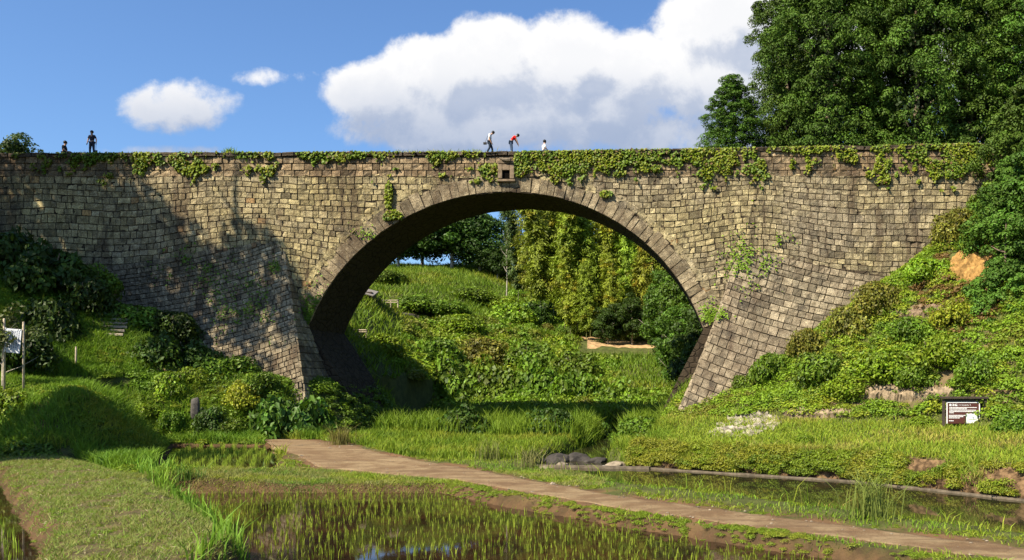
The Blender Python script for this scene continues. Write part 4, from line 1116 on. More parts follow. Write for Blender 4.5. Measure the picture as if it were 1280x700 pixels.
# far meadow beyond the arch
P = scat(90000, (-75, 4, 69, 160), lambda x, y: ~in_terr(x, y))
px = VX+F*P[:, 0]/P[:, 1]; py = VY-F*(P[:, 2]-CH)/P[:, 1]
m = (px > 415) & (px < 900) & (py > 300) & (py < 600) & ~((px > 722) & (px < 838) & (py > 424) & (py < 444))
P = P[m]; C = mixcol([G_B, G_A, G_B, G_C], P, .12, 84)
k = .5+.9*fbm(P[:, 0]*.25, P[:, 1]*.25, 85)
parts.append(blades(P, rng.uniform(.4, .9, len(P))*k, .16, C, .5, 1))
grass(parts, 'meadow_grass', 'sunlit meadow grass on the hillside beyond the arch')
parts = []
P = scat(26000, (-24, 0, 60, 78), lambda x, y: off(x, y) & (x > -23))
parts.append(blades(P, rng.uniform(.7, 1.6, len(P))*(.5+fbm(P[:, 0]*.5, P[:, 1]*.5, 86)), .07, mixcol([G_A, G_B, G_A], P, .4, 86), .3))
P = scat(26000, (-24, -2, 44, 62), lambda x, y: off(x, y) & (height(x, y) < 1.5))
parts.append(blades(P, rng.uniform(.15, .6, len(P))*(.3+1.2*fbm(P[:, 0]*.6, P[:, 1]*.6, 87)), .05, mixcol([G_A, G_B, G_C], P, .4, 87), .4))
grass(parts, 'riverside_grass', 'rank green grass along the river under the arch')
# right bank lawn and ledges
parts = []
P = scat(120000, (-5, 36, 33, 61), lambda x, y: (sdf(x, y, W_REG) > .35) & (sdf(x, y, W_REG) < 13.8))
s = sdf(P[:, 0], P[:, 1], W_REG)
stone_m = (s > 8.9) & (s < 12.2) & (fbm(P[:, 0]*.9, P[:, 1]*.9, 41) > .46)
P = P[~stone_m]
s = sdf(P[:, 0], P[:, 1], W_REG)
C = mixcol([G_B, G_C, G_B, G_C, G_D], P, .22, 88); hi = (s > 11.5)[:, None]; C = np.where(hi, C*.6+np.array((.17, .15, .04))*.4, C)
parts.append(blades(P, rng.uniform(.10, .34, len(P))*(.5+fbm(P[:, 0]*.5, P[:, 1]*.5, 89)), .045, C, .45))
P = scat(5000, (-4, 30, 34, 50), lambda x, y: np.abs(sdf(x, y, W_REG)-.55) < .25); P = P[fbm(P[:, 0]*.6, P[:, 1]*.6, 91) > .50]
parts.append(blades(P-np.array((0, 0, .1)), rng.uniform(.3, .7, len(P)), .05, mixcol([G_C, G_D, G_B], P, .5, 91), .5))
grass(parts, 'bank_grass', 'short yellow green grass on the right river bank')
# verges of the track, dividing ridge, levee
parts = []
P = scat(110000, (-30, 22, 14, 56), lambda x, y: off(x, y) & (height(x, y) < 1.05) & (dline(x, y, LEVEE) > 2.6) & (sdf(x, y, W_REG) < -1))
d = -sdf(P[:, 0], P[:, 1], P_POLY); pd = -np.maximum(sdf(P[:, 0], P[:, 1], PADDY_MAIN), sdf(P[:, 0], P[:, 1], PADDY_SMALL))
pn = fbm(P[:, 0]*.7, P[:, 1]*.7, 92)
keep = ((pn > .40+.24*sm(.9, .1, pd)) | ((d < .9) & (pn > .42))) & ~((d < .25) & (pn < .55))
P = P[keep]
parts.append(blades(P, rng.uniform(.05, .16, len(P))*(.5+1.3*fbm(P[:, 0]*.8, P[:, 1]*.8, 93)), .03, mixcol([G_A, G_B, G_C, G_B], P, .5, 94), .6))
P = scat(16000, (-12, 20, 16, 46), lambda x, y: (np.abs(sdf(x, y, RIVER)+.35) < .55) & (sdf(x, y, W_REG) < -1.5))
P = P[fbm(P[:, 0]*.5, P[:, 1]*.5, 95) > .40]
parts.append(blades(P, rng.uniform(.25, .95, len(P))*(.2+1.1*fbm(P[:, 0]*.7, P[:, 1]*.7, 96)), .035, mixcol([G_B, G_C, G_B, G_D], P, .5, 97), .45))
P = scat(60000, (-24, -4, 33, 38), lambda x, y: off(x, y) & (height(x, y) < 1.0) & (dline(x, y, LEVEE) > 2.3))
parts.append(blades(P, rng.uniform(.04, .14, len(P))*(.4+1.2*fbm(P[:, 0]*1.2, P[:, 1]*1.2, 112)), .024, mixcol([G_B, G_C, (.26, .235, .09), G_A], P, .8, 113), .8, 1))
grass(parts, 'verge_grass', 'grass verges along the dirt track and the river edge')
parts = []
P = scat(300000, (-34, -7, 14, 43), lambda x, y: off(x, y) & (dline(x, y, LEVEE) < 2.7))
pn = fbm(P[:, 0]*1.5, P[:, 1]*1.5, 98); P = P[(pn > .43) | (rng.random(len(P)) < .10)]
C = mixcol([(.17, .24, .03), (.25, .24, .08), (.14, .25, .022), (.27, .26, .09), (.15, .24, .025)], P, .7, 99)
parts.append(blades(P, rng.uniform(.03, .12, len(P))*(.5+1.3*fbm(P[:, 0]*2, P[:, 1]*2, 97)), .02, C, .9, 1))
P = scat(6000, (-34, -7, 14, 43), lambda x, y: off(x, y) & (dline(x, y, LEVEE) < 2.2))
parts.append((leaf_quads(P+np.array((0, 0, .05)), unit(rng.normal(0, .35, P.shape)+np.array((0, 0, 1))), .13, .022), np.array((.40, .34, .2))*rng.uniform(.5, 1.2, (len(P), 1))))
P = scat(2500, (-34, -7, 14, 43), lambda x, y: off(x, y) & (dline(x, y, LEVEE) < 2.6) & (fbm(x*.9, y*.9, 134) > .5))
parts.append(scatter_clumps(P, rng.uniform(.05, .14, len(P)), mixcol([G_B, G_LITE, G_C], P, .8, 135), TPL_FINE, .6))
grass(parts, 'levee_grass', 'short mown yellowish grass on the levee between the paddies')
parts = []
def edge_m(x, y):
    return off(x, y) & (np.abs(dline(x, y, [(-27.5, 41), (-21, 34), (-15.5, 27), (-10.6, 20.6), (-7.5, 13)])-0.15) < .55)
P = scat(30000, (-30, -5, 12, 42), edge_m); P = P[fbm(P[:, 0]*.6, P[:, 1]*.6, 101) > .33]
parts.append(blades(P, rng.uniform(.3, .85, len(P))*(.4+.9*fbm(P[:, 0]*.8, P[:, 1]*.8, 102)), .04, mixcol([(.11, .22, .02), (.16, .27, .03), G_B], P, .5, 103), .3))
grass(parts, 'tall_grass', 'tall bright grass along the right edge of the levee')
# the left bank
parts = []
P = scat(170000, (-46, -21, 33, 57), lambda x, y: off(x, y) & ((dline(x, y, LEVEE) > 2.2) | (height(x, y) > 1.0)) & (height(x, y) > .45) & (x < -24) & (y < 58))
P = P[(P[:, 0] < -24) | (P[:, 1] > 36)]
kk = fbm(P[:, 0]*.45, P[:, 1]*.45, 105)
C = mixcol([(.085, .17, .015), (.14, .23, .02), (.11, .19, .017), G_C], P, .35, 104)
parts.append(blades(P, rng.uniform(.18, .55, len(P))*(.2+1.5*kk**1.5*1.6), .045, C, .45))
grass(parts, 'bank_grass', 'long rank grass on the left bank above the small paddy')
P = scat(6500, (-46, -21, 33, 57), lambda x, y: off(x, y) & (dline(x, y, LEVEE) > 2.4) & (height(x, y) > .5) & (fbm(x*.4, y*.4, 106) > .52))
C = mixcol([G_MID, G_LITE, G_YEL], P, .5, 107)
tag(link('weeds', quads('weeds', *scatter_clumps(P, rng.uniform(.15, .45, len(P)), C, TPL_FINE)), M_LEAF), 'broad leafed weeds among the grass of the left bank', kind='stuff')
P = scat(9000, (-28, 22, 14, 52), lambda x, y: off(x, y) & (height(x, y) < 1.2) & (((fbm(x*.6, y*.6, 108) > .47) & (np.abs(sdf(x, y, P_POLY)+.55) < .6)) | (np.abs(sdf(x, y, RIVER)+.7) < .4)))
tag(link('clover', quads('clover', *scatter_clumps(P, rng.uniform(.06, .2, len(P)), mixcol([G_B, G_LITE, G_C], P, .5, 109), TPL_FINE, .6)), M_LEAF), 'low clover and weeds along the edges of the dirt track', kind='stuff')

P = scat(16000, (-12, 9, 14, 36), lambda x, y: off(x, y) & (sdf(x, y, PADDY_MAIN) > -1.9) & (sdf(x, y, P_POLY) > -1.5) & (fbm(x*.55, y*.55, 132) > .47))
tag(link('ridge_weeds', quads('ridge_weeds', *scatter_clumps(P[:1500], rng.uniform(.05, .17, len(P[:1500])), mixcol([G_B, G_LITE, G_C], P[:1500], .5, 133), TPL_FINE, .7)), M_LEAF), 'green weeds on the brown earth ridge between track and front paddy', kind='stuff')
# rice seedlings
def rice(poly, ang, row, step, hh, label, wz, clip=None, dens=.9):
    xs = [p[0] for p in poly]; ys = [p[1] for p in poly]; cx_, cy_ = sum(xs)/len(xs), sum(ys)/len(ys)
    A, B = np.meshgrid(np.arange(-30, 30, row), np.arange(-30, 30, step)); A = A.ravel(); B = B.ravel()
    A = A+rng.normal(0, row*.10, A.shape)+.15*np.sin(B*.4); B = B+rng.normal(0, step*.2, B.shape)
    x = cx_+A*math.cos(ang)-B*math.sin(ang); y = cy_+A*math.sin(ang)+B*math.cos(ang)
    m = (sdf(x, y, poly) > .25) & (rng.random(len(x)) < dens*sm(.25, .42, fbm(x*.35, y*.35, 111)))
    if clip is not None: m &= clip(x, y)
    x, y = x[m], y[m]; v = inview(x, y, wz+0*x, 60); x, y = x[v], y[v]
    k = 4; P = np.repeat(np.stack([x, y, np.full(len(x), wz-.04)], -1), k, 0); P[:, :2] += rng.normal(0, .018, (len(P), 2))
    hv = np.repeat(rng.uniform(.6, 1.3, len(x)), k)*hh
    return tag(link('rice_seedlings', quads('rice_seedlings', *blades(P, hv*rng.uniform(.6, 1.1, len(P)), .022, np.tile(np.array((.22, .30, .03)), (len(P), 1)), .13)), M_GRASS), label, kind='stuff')
rice(PADDY_MAIN, R(-38), .41, .25, .27, 'rows of young rice seedlings standing in the flooded front paddy', -.12)
rice(PADDY_SMALL, R(25), .55, .15, .36, 'curved rows of young rice in the small paddy below the left bank', .36, lambda x, y: x > -29)
rice(PADDY_LEFT, R(-42), .5, .25, .36, 'young rice at the edge of the paddy left of the levee', .30, lambda x, y: sdf(x, y, PADDY_LEFT) < 2.2)

# ivy on the bridge
X = rng.uniform(-50, 20, 420000); Z = rng.uniform(15.5, 20.9, 420000)
px = VX+F*X/BF; py = VY-F*(Z-CH)/BF
low = np.interp(px, [0,150,230,330,420,480,560,640,700,760,840,870,920,950,985,1020,1090,1130,1215], [216,222,222,214,214,216,216,222,214,220,222,232,238,234,222,222,224,228,226])
thr = np.interp(px, [0,150,240,440,520,600,630,690,760,880,930,1010,1060,1100,1200,1215], [.56,.52,.50,.52,.54,.54,.48,.42,.41,.39,.44,.52,.53,.47,.46,.50])
n1 = fbm(X*.8, Z*1.1, 121, 4)
low = low+16*(fbm(X*.35, X*0, 122)-.5)+16*(fbm(X*1.6, X*0, 124)-.5)
top_ = VY-F*(TOP(X)-CH)/BF; q_ = np.clip((py-top_)/np.maximum(low-top_, 4), 0, 2)
n4 = .62*n1+.38*fbm(X*3.0, Z*2.2, 131, 3)
q_ = n4-(thr-.035+.17*q_**1.3)+.05*(py-top_ < 7)
m = (rng.random(len(X)) < .75*sm(-.05, .10, q_-.035*((px > 640) & (px < 980)))) & (py < low+12) & (Z < TOP(X)+.02)
m |= (((px-492)/12)**2+((py-272)/9)**2 < 1) & (n1 > .42)
m |= (((px-650)/10)**2+((py-208)/14)**2 < 1)
m |= (((px-487)/5)**2+((py-245)/18)**2 < 1) & (n1 > .45)
m |= (((px-758)/8)**2+((py-243)/4)**2 < 1)
m &= ~((np.abs(px-633) < 10) & (py > 190) & (py < 226))
X, Z, n1 = X[m], Z[m], n1[m]; sel = rng.random(len(X)) < .5; X, Z, n1 = X[sel], Z[sel], n1[sel]
P = np.stack([X, BF-.10-rng.random(len(X))**2*.22, Z], -1)
Nn = unit(rng.normal(0, .5, P.shape)+np.array((-.2, -1, .75)))
C = mixcol([G_LITE, (.13, .22, .018), (.10, .17, .018), G_YEL, G_LITE, (.20, .24, .02)], np.stack([X, Z, 0*X], -1), .9, 123)
C[rng.random(len(C)) < .07] = (.16, .10, .04)
tag(link('ivy', quads('ivy', leaf_quads(P, Nn, .20, .155, up=(0, 0, -1)), C), M_LEAF), 'yellow green ivy creeping along the top of the bridge face', kind='stuff')
# creepers on the lower masonry
P_, C_ = [], []
for (pcx, pcy, rx, ry, n_, y0) in [(455,300,14,22,160,.2),(935,325,30,30,620,1.0),(890,395,16,14,420,.5),(300,375,46,44,700,3.0),(240,330,40,26,420,1.5),(392,400,14,34,1300,.4),(345,330,10,12,150,1.2),(965,300,22,12,220,.3)]:
    a = rng.normal(0, .55, (n_, 2)); ppx = pcx+a[:, 0]*rx; ppy = pcy+a[:, 1]*ry
    Zz = CH+(VY-ppy)*(BF-y0)/F; Xx = (ppx-VX)*(BF-y0)/F
    sd = -1 if pcx < 640 else 1
    aa = np.maximum(0, (Xx-edgeX(sd, Zz))*sd); on = (Xx-edgeX(sd, Zz))*sd > 0
    yy = BF-np.where(on, flare(sd, Zz, aa), 0)-.2
    P_.append(np.stack([Xx*yy/(BF-y0), yy, Zz], -1)); C_.append(np.tile(np.array(G_LITE if sd > 0 or pcx > 430 else G_MID), (n_, 1))*rng.uniform(.6, 1.2, (n_, 1)))
P = np.concatenate(P_); C = np.concatenate(C_)
keep = (Earch(P[:, 0], P[:, 2]) > 1.0) & (rng.random(len(P)) < 2) | ((P[:, 2] < 7) & (P[:, 0] < -28.3)); P, C = P[keep], C[keep]
keep = rng.random(len(P)) < sm(.36, .56, fbm(P[:, 0]*.9, P[:, 2]*.9, 125)); P, C = P[keep], C[keep]
tag(link('creeper', quads('creeper', leaf_quads(P, unit(rng.normal(0, .5, P.shape)+np.array((-.2, -1, .6))), .17, .12), C), M_LEAF), 'sparse creepers growing from the joints of the lower masonry', kind='stuff')
# weeds along the parapet
X = rng.uniform(-50, 20, 4200); X = X[fbm(X*.5, X*0, 127) > .45]
P = np.stack([X, BF-.1+rng.uniform(0, .8, len(X)), TOP(X)-.05], -1)
hgt = rng.uniform(.06, .22, len(X))*(.4+1.6*fbm(X*1.1, X*0, 128)**2*1.6)
tall = rng.random(len(X)) < .012; hgt[tall] *= 3
pp = [blades(P, hgt, .04, mixcol([G_A, G_C, G_D], P, .5, 129), .35)]
Pt = np.repeat(np.array([[(285-VX)*62/F, 62.2, 20.2], [(-222/1), 62, 20]]), 60, 0)[:60]; Pt = Pt+rng.normal(0, .18, (60, 3))*np.array((1, .5, 0))
pp.append(blades(Pt, rng.uniform(.25, .55, 60), .07, np.tile(G_B, (60, 1)), .4))
grass(pp, 'parapet_weeds', 'thin weeds growing along the top edge of the bridge')
# ------------------------------------------------------------------ log stairways, posts, fences, shed
def stairs(label, p0, p1, n, w):
    (x0, y0, z0), (x1, y1, z1) = p0, p1
    o = empty('stairway', p0, math.atan2(x0-x1, y1-y0)); tag(o, label, 'stairs')
    run = math.hypot(x1-x0, y1-y0)
    rr = random.Random(n)
    for k in range(n):
        t = (k+.5)/n
        BM().box((rr.uniform(-.05, .05), run*t, (z1-z0)*t+.02), (w*rr.uniform(.95, 1.03), .13, .17), Matrix.Rotation(rr.uniform(-.03, .03), 3, 'Z'), .03).done('log_edge', M_STEP, o)
        BM().box((0, run*(t+.5/n), (z1-z0)*t+.03), (w*.92, run/n, .12)).done('tread', M_ROCKD, o)
    return o
x0, y0, z0 = hit(137, 428); 
sx0, sy0, sz0 = -37.9, 55.4, hz(-37.9, 55.4)+.1
sx1, sy1 = -39.0, 58.3
stairs('shaded flight of log steps climbing the left slope between dark bushes', (sx0, sy0, sz0), (sx1, sy1, sz0+2.1), 8, 1.7)
x0, y0, z0 = hit(256, 470); x1, y1, z1 = atY(238, 455, y0+1.6)
stairs('short flight of log steps at the foot of the left buttress', (x0, y0, z0), (x1, y1, z0+.85), 5, 1.5)

def post(px, py, h, r, label, group=None, mat=None, Y=None):
    x, y, z = hit(px, py)
    if Y: x, y = (px-VX)*Y/F, Y; z = hz(x, y)
    o = BM().tube([(0, 0, -.3), (0, 0, h*.5), (.01, 0, h-.03), (.01, 0, h)], [r, r*.96, r*.94, r*.7], 8).done('wooden_post', mat or M_WOOD, None, True); o.location = (x, y, z)
    return tag(o, label, 'post', group)
post(65, 455, 1.05, .055, 'thin wooden stake in the shaded grass, nearer the white board', 'stakes on the left bank')
post(95, 462, 1.35, .055, 'thin wooden stake at the right of the two in the shaded grass', 'stakes on the left bank')

# the leaning white board between two posts
Yb = 44.6
x, y, z = (16-VX)*Yb/F, Yb, hz((16-VX)*Yb/F, Yb)
zb = CH+(VY-441)*Yb/F
nb = empty('notice_board', (x, y, zb), R(4)); tag(nb, 'white notice board with dark columns of writing between two pale posts', 'notice board')
k = Yb/F
hh = zb-z+.5
for sx, top in ((-11.5, 43), (11.5, 39)):
    BM().tube([(sx*k, .08, -hh), (sx*k, .08, top*k-.03), (sx*k, .08, top*k)], [.055, .055, .035], 8).done('post', M_WOOD, nb, True)
pn = BM().box((0, 0, 15*k), (19*k, .03, 30*k), Matrix.Rotation(R(5), 3, 'Y'), .004).done('panel', M_BOARDW, nb)
b = BM(); rr = random.Random(5); ro = Matrix.Rotation(R(5), 3, 'Y')
for i in range(6):
    yy = 27
    while yy > 5:
        l = rr.uniform(.8, 2.2); p = ro @ Vector(((7-i*2.5)*k, -.019, (yy-15)*k)); b.box((p.x, p.y, p.z+15*k), (1.1*k, .004, l*k), ro); yy -= l+.6
b.done('writing', plain('grey_ink', (.16, .17, .24), .6, .2, 0), pn)
for sx, zz in ((-8, 30.6), (6.5, 29), (9, 28.5)):
    BM().blob((sx*k, -.02, zz*k), (.035, .03, .035), 1).done('clip', M_WHITE, pn)

# the brown information sign on the right bank
Ys = 46.0; k = Ys/F; xs = (1205.5-VX)*k; zs_ = CH+(VY-530)*k
sg = empty('information_sign', (xs, Ys, zs_), R(-3)); tag(sg, 'brown information sign with white lettering and small picture, under a dark wooden roof board', 'sign')
H_ = max(0.5, zs_-hz(xs, Ys)+.5)
for sx in (-25.5, 25.5):
    BM().box((sx*k, 0, (31*k-H_)/2), (3.6*k, .13, 31*k+H_), None, .01).done('post', M_DARKWOOD, sg)
BM().box((0, 0, 33.0*k), (58*k, .34, 2.6*k), None, .012).done('roof_board', M_DARKWOOD, sg)
BM().box((0, .03, 29.5*k), (48*k, .06, 4*k), None, .006).done('rail', M_DARKWOOD, sg)
pan = BM().box((-1.5*k, .03, 14*k), (42*k, .05, 27*k), None, .005).done('panel', M_BROWN, sg)
b = BM(); b.box((-1.5*k, -.004, 27*k), (41*k, .016, 1.1*k)); b.box((-21.5*k, -.004, 14*k), (1.1*k, .016, 27*k)); b.box((18.5*k, -.004, 14*k), (1.1*k, .016, 27*k)); b.done('border', M_WHITE, pan)
b = BM(); rr = random.Random(8)
for yy, xa, xb in ((20.6, -18.5, 15), (19.0, -18.5, 3), (17.3, -18.5, 14.5), (15.6, -18.5, 15), (14.0, -18.5, -13), (10.8, -19, 0), (9.2, -19, -1.5), (7.6, -19, -6), (4.0, -19, -14.5)):
    xx = xa
    while xx < xb:
        l = rr.uniform(.7, 1.9); b.box(((xx+l/2)*k, -.0, yy*k), (l*k, .012, .85*k)); xx += l+.35
b.done('writing', M_WHITE, pan)
b = BM(); b.box((9.5*k, 0, 7*k), (14*k, .014, 12*k)); pic = b.done('picture', M_WHITE, pan)
b = BM(); b.box((2.1*k, 0, 7*k), (1.0*k, .013, 12*k)); b.done('picture_edge', M_GREENP, pan)
b = BM(); b.tube([((3.5+i)*k, -.01, (5.6-.12*(i-6)**2*.0+1.2*abs(i-6)/6)*k) for i in range(13)], .02, 5); b.done('drawing', plain('pale_olive', (.35, .42, .25), .6, .2, 0), pic)
def text(s, size, loc, mat, parent):
    cu = bpy.data.curves.new('lettering', 'FONT'); cu.body = s; cu.size = size; cu.extrude = .004; cu.space_character = 1.35; cu.offset = size*.02
    t = bpy.data.objects.new('lettering', cu); col.objects.link(t)
    dg = bpy.context.evaluated_depsgraph_get(); me = bpy.data.meshes.new_from_object(t.evaluated_get(dg)); bpy.data.objects.remove(t)
    me.materials.clear(); o = link('lettering', me, mat, parent); o.location = loc; o.rotation_euler = (R(90), 0, 0); return o
text('通潤橋', 3.1*k, (-19*k, -.006, 22.6*k), M_WHITE, pan)
text('つうじゅんきょう', 1.7*k, (-7.5*k, -.006, 23.1*k), M_WHITE, pan)

# grey standing stone
x, y, z = (244-VX)*52.8/F, 52.8, CH+(VY-524)*52.8/F
ms = BM().blob((0, 0, .75), (.30, .2, .8), 3, .13, 9).done('standing_stone', plain('grey_stone', (.075, .068, .06), .95, .2, .45, 4, .04), None, True)
ms.location = (x, y, z); ms.scale = (.85, .85, .85); tag(ms, 'grey upright standing stone among bushes above the small paddy', 'stone')

# little fences and a shed roof on the hillside
def fence(label, px, py, wpx, hpx, n):
    x, y, z = hit(px, py); k = y/F; w = wpx*k; h = hpx*k
    o = empty('wooden_fence', (x, y, z), R(-6)); tag(o, label, 'fence')
    for i in range(n): BM().tube([(-w/2+w*i/(n-1), 0, -.3), (-w/2+w*i/(n-1), 0, h)], .065, 6).done('post', M_WOOD, o)
    for f in (.9, .5): BM().tube([(-w/2, -.07, h*f), (w/2, -.07, h*f)], .05, 6).done('rail', M_WOOD, o)
fence('small pale wooden fence beside the shed roof on the hillside', 484, 383, 28, 6.5, 4)
fence('tiny pale wooden fence of two posts, low beside the left arch foot', 450, 418, 17, 6, 2)
x, y, z = hit(458, 374); k = y/F
sh = empty('shed', (x, y, z), R(10)); tag(sh, 'little shed with a grey sloping roof half behind the left arch', 'shed')
BM().box((0, 0, 3*k), (17*k, 2.2, 8*k)).done('wall', M_DARKWOOD, sh)
BM().box((0, -.2, 8.2*k), (24*k, 3.0, .12), Matrix.Rotation(R(14), 3, 'X') @ Matrix.Rotation(R(14), 3, 'Y'), .02).done('roof', M_ROOF, sh)

# ------------------------------------------------------------------ river edges: sill, weir, rocks
def curb(label, pts, w, h, name='concrete_sill'):
    V, Fq = [], []; P = [Vector(p) for p in pts]; n = len(P)
    for i, p in enumerate(P):
        d = (P[min(i+1, n-1)]-P[max(i-1, 0)]); d.z = 0; d.normalize(); s_ = Vector((-d.y, d.x, 0))
        j = (fbm(i*.9, 0, 140)-.5)*.10
        for a, zz in ((-1, -.6), (-1, h+j), (1, h+j*.5), (1, -.6)): V.append(p+s_*(w/2*a)+Vector((0, 0, zz)))
    for i in range(n-1):
        for k_ in range(3): Fq.append((i*4+k_, i*4+k_+1, i*4+4+k_+1, i*4+4+k_))
    me = polymesh(name, np.array([tuple(v) for v in V]), np.array(Fq), 4); b = bmesh.new(); b.from_mesh(me); bmesh.ops.recalc_face_normals(b, faces=b.faces); b.to_mesh(me); b.free()
    return tag(link(name, me, M_CONC), label, 'sill')
def lerp_line(P, n):
    P = np.array(P, float); d = np.concatenate([[0], np.cumsum(np.linalg.norm(np.diff(P[:, :2], axis=0), axis=1))]); t = np.linspace(0, d[-1], n)
    return [tuple(np.interp(t, d, P[:, k]) for k in range(3))[:3] for _ in [0]] and np.stack([np.interp(t, d, P[:, k]) for k in range(3)], -1)
a = lerp_line([(-3.2, 46.2, -.47), (7.0, 40.0, -.47), (12.2, 33.9, -.47), (24.5, 19.6, -.47)], 60)
curb('low concrete footing along the waterline of the right bank', [tuple(p) for p in a], .22, .07)
a = lerp_line([(-10.5, 47.4, -.47), (-3.0, 46.0, -.47)], 16)
curb('low concrete weir sill crossing the river before the rocks', [tuple(p) for p in a], .35, .12)
rr = random.Random(11)
def rock(label, x, y, z, r, mat, seed, group, sq=.6):
    b = BM(); b.blob((0, 0, 0), (r*rr.uniform(.9, 1.4), r*rr.uniform(.7, 1.1), r*sq), 3, .13, seed)
    o = b.done('rock', mat, None, False); o.location = (x, y, z); o.rotation_euler = (rr.uniform(-.2, .2), rr.uniform(-.2, .2), rr.uniform(0, 6))
    return tag(o, label, 'rock', group)
GR_ = 'rocks in the river behind the weir'
for i, (px, py, r, m, lab) in enumerate([(672,577,.7,M_ROCKD,'dark flat rock at the left of the river rocks'),(697,576,.95,M_ROCKD,'broad dark rock in the middle of the river rocks'),(722,575,.9,M_ROCKD,'dark rock right of the broad one in the river'),
    (745,577,.7,M_ROCKD,'dark rock at the right of the river rocks'),(700,585,.6,M_ROCKB,'brown low rock in front of the dark river rocks'),(667,585,.5,M_ROCKW,'small pale stone at the left end of the weir'),(680,587,.45,M_ROCKB,'small brown stone beside the low brown river rock'),(768,583,.6,M_ROCKB,'brownish boulder at the foot of the right bank nose'),(757,587,.5,M_ROCKW,'pale stone left of the boulder at the bank nose'),
    (615,540,.5,M_ROCKW,'lone pale stone in the shaded valley grass')]):
    Y = 51-(py-575)*.35; 
    if py == 540: x, y, z = hit(px, py)
    else: x, y = (px-VX)*Y/F, Y; z = -.62+.25*r
    rock(lab, x, y, z-.08, r, m, i, GR_, .42)
# rocky faces: crags draped on the slope
def crag(name, label, px0, px1, py0, py1, mask, amp, freq, mat, cat_=None, kind=None, seed=150, nx_=40, ny_=24, lift=.16):
    ppx, ppy = np.meshgrid(np.linspace(px0, px1, nx_), np.linspace(py0, py1, ny_))
    HP = hits(ppx, ppy)
    e_ = mask(ppx, ppy)+(fbm(ppx*.09, ppy*.09, seed)-.5)*1.3+(fbm(ppx*.3, ppy*.3, seed+5)-.5)*.6
    f1 = fbm(HP[:, 0]*freq, HP[:, 1]*freq+HP[:, 2]*freq, seed+1, 5); f2 = np.abs(fbm(HP[:, 0]*freq*1.7, HP[:, 2]*freq*1.7+HP[:, 1]*.5, seed+2, 3)-.5)
    up = np.where(e_.ravel() < 1, lift+amp*(f1-.5)+amp*1.2*(.25-f2), -.5)
    HP[:, 2] += up*.8; HP[:, 1] -= np.maximum(up, 0)*.9
    ii = np.arange(ppx.size).reshape(ppx.shape)
    o = link(name, polymesh(name, HP, np.stack([ii[:-1, :-1], ii[1:, :-1], ii[1:, 1:], ii[:-1, 1:]], -1).reshape(-1, 4), 4, None, False), mat)
    return tag(o, label, cat_, None, kind)
M_CRAG = plain('crag', (.27, .235, .18), .95, .15, .6, 2.2, .08)
M_STRIP = plain('stony', (.22, .165, .105), .95, .15, .55, 3.0, .08)
M_PINKST = plain('pink_stony', (.17, .12, .075), .95, .15, .5, 3.0, .08)
M_CLAY = plain('yellow_clay', (.27, .155, .05), .95, .1, .5, 2.0, .10)
crag('rock_outcrop', 'white craggy rock outcrop in the grassy right bank below the buttress', 882, 982, 508, 556, lambda x, y: ((x-932-(532-y)*1.1)/38)**2+((y-531)/17)**2, .42, 1.6, M_CRAG, 'rock', None, 160, 60, 36, .02)
crag('stony_strip', 'weathered stony strip in the slope left of the brown sign', 1078, 1192, 482, 506, lambda x, y: ((x-1134)/58)**4+((y-494-(x-1134)*.02)/7)**2, .35, 1.8, M_STRIP, None, 'structure', 170, 60, 14)
crag('stony_strip', 'pinkish stony strip across the right slope under the bare yellow soil', 1108, 1214, 380, 404, lambda x, y: ((x-1160)/52)**4+((y-391)/6)**2, .35, 1.6, M_PINKST, None, 'structure', 180, 60, 14)
crag('stony_strip', 'stony strip right of the white outcrop on the grassy bank', 975, 1062, 508, 528, lambda x, y: ((x-1020)/44)**4+((y-518)/4)**2, .3, 1.8, M_STRIP, None, 'structure', 186, 50, 12)
crag('soil', 'patch of bare yellow soil on the right slope', 1178, 1258, 296, 364, lambda x, y: ((x-1218-(330-y)*.2)/27)**2+((y-331)/24)**2, .5, 1.6, M_CLAY, None, 'structure', 190, 44, 36)
# the cut bank over the water
wl = lerp_line([(-4.2, 47.6, 0), (7.2, 40.5, 0), (12.4, 34.4, 0), (25, 20, 0)], 330)
dv = np.gradient(wl, axis=0); nrm = np.stack([-dv[:, 1], dv[:, 0]], -1); nrm /= np.linalg.norm(nrm, axis=1)[:, None]
nz = 12; tt = np.linspace(0, 1, nz)[None, :]
S_ = np.arange(330)[:, None]*.13+0*tt
bulge = .95*(fbm(S_*.8, tt*1.2+S_*.15, 200, 4)-.42)+.7*(.3-np.abs(fbm(S_*1.3+tt*1.5, tt*2.0-S_*.3, 201, 3)-.5))
inset = -.12+.62*tt**1.4-bulge*np.sin(np.pi*np.clip(tt*1.1, 0, 1))
G = np.stack([wl[:, :1]+nrm[:, :1]*inset, wl[:, 1:2]+nrm[:, 1:]*inset, -.75+tt*(1.62+.3*(fbm(S_*.6, 0*S_, 203)-.5))+0*S_], -1)
G[:, -1, 2] -= .25; G[:, -1, :2] += nrm*.5
ii = np.arange(330*nz).reshape(330, nz)
M_BANK = plain('cut_bank', (.125, .078, .04), .95, .1, .75, 3.2, .14)
tag(link('river_bank', polymesh('river_bank', G.reshape(-1, 3), np.stack([ii[:-1, :-1], ii[1:, :-1], ii[1:, 1:], ii[:-1, 1:]], -1).reshape(-1, 4), 4, None, False), M_BANK), 'cut bank of brown soil and rock above the right waterline', kind='structure')
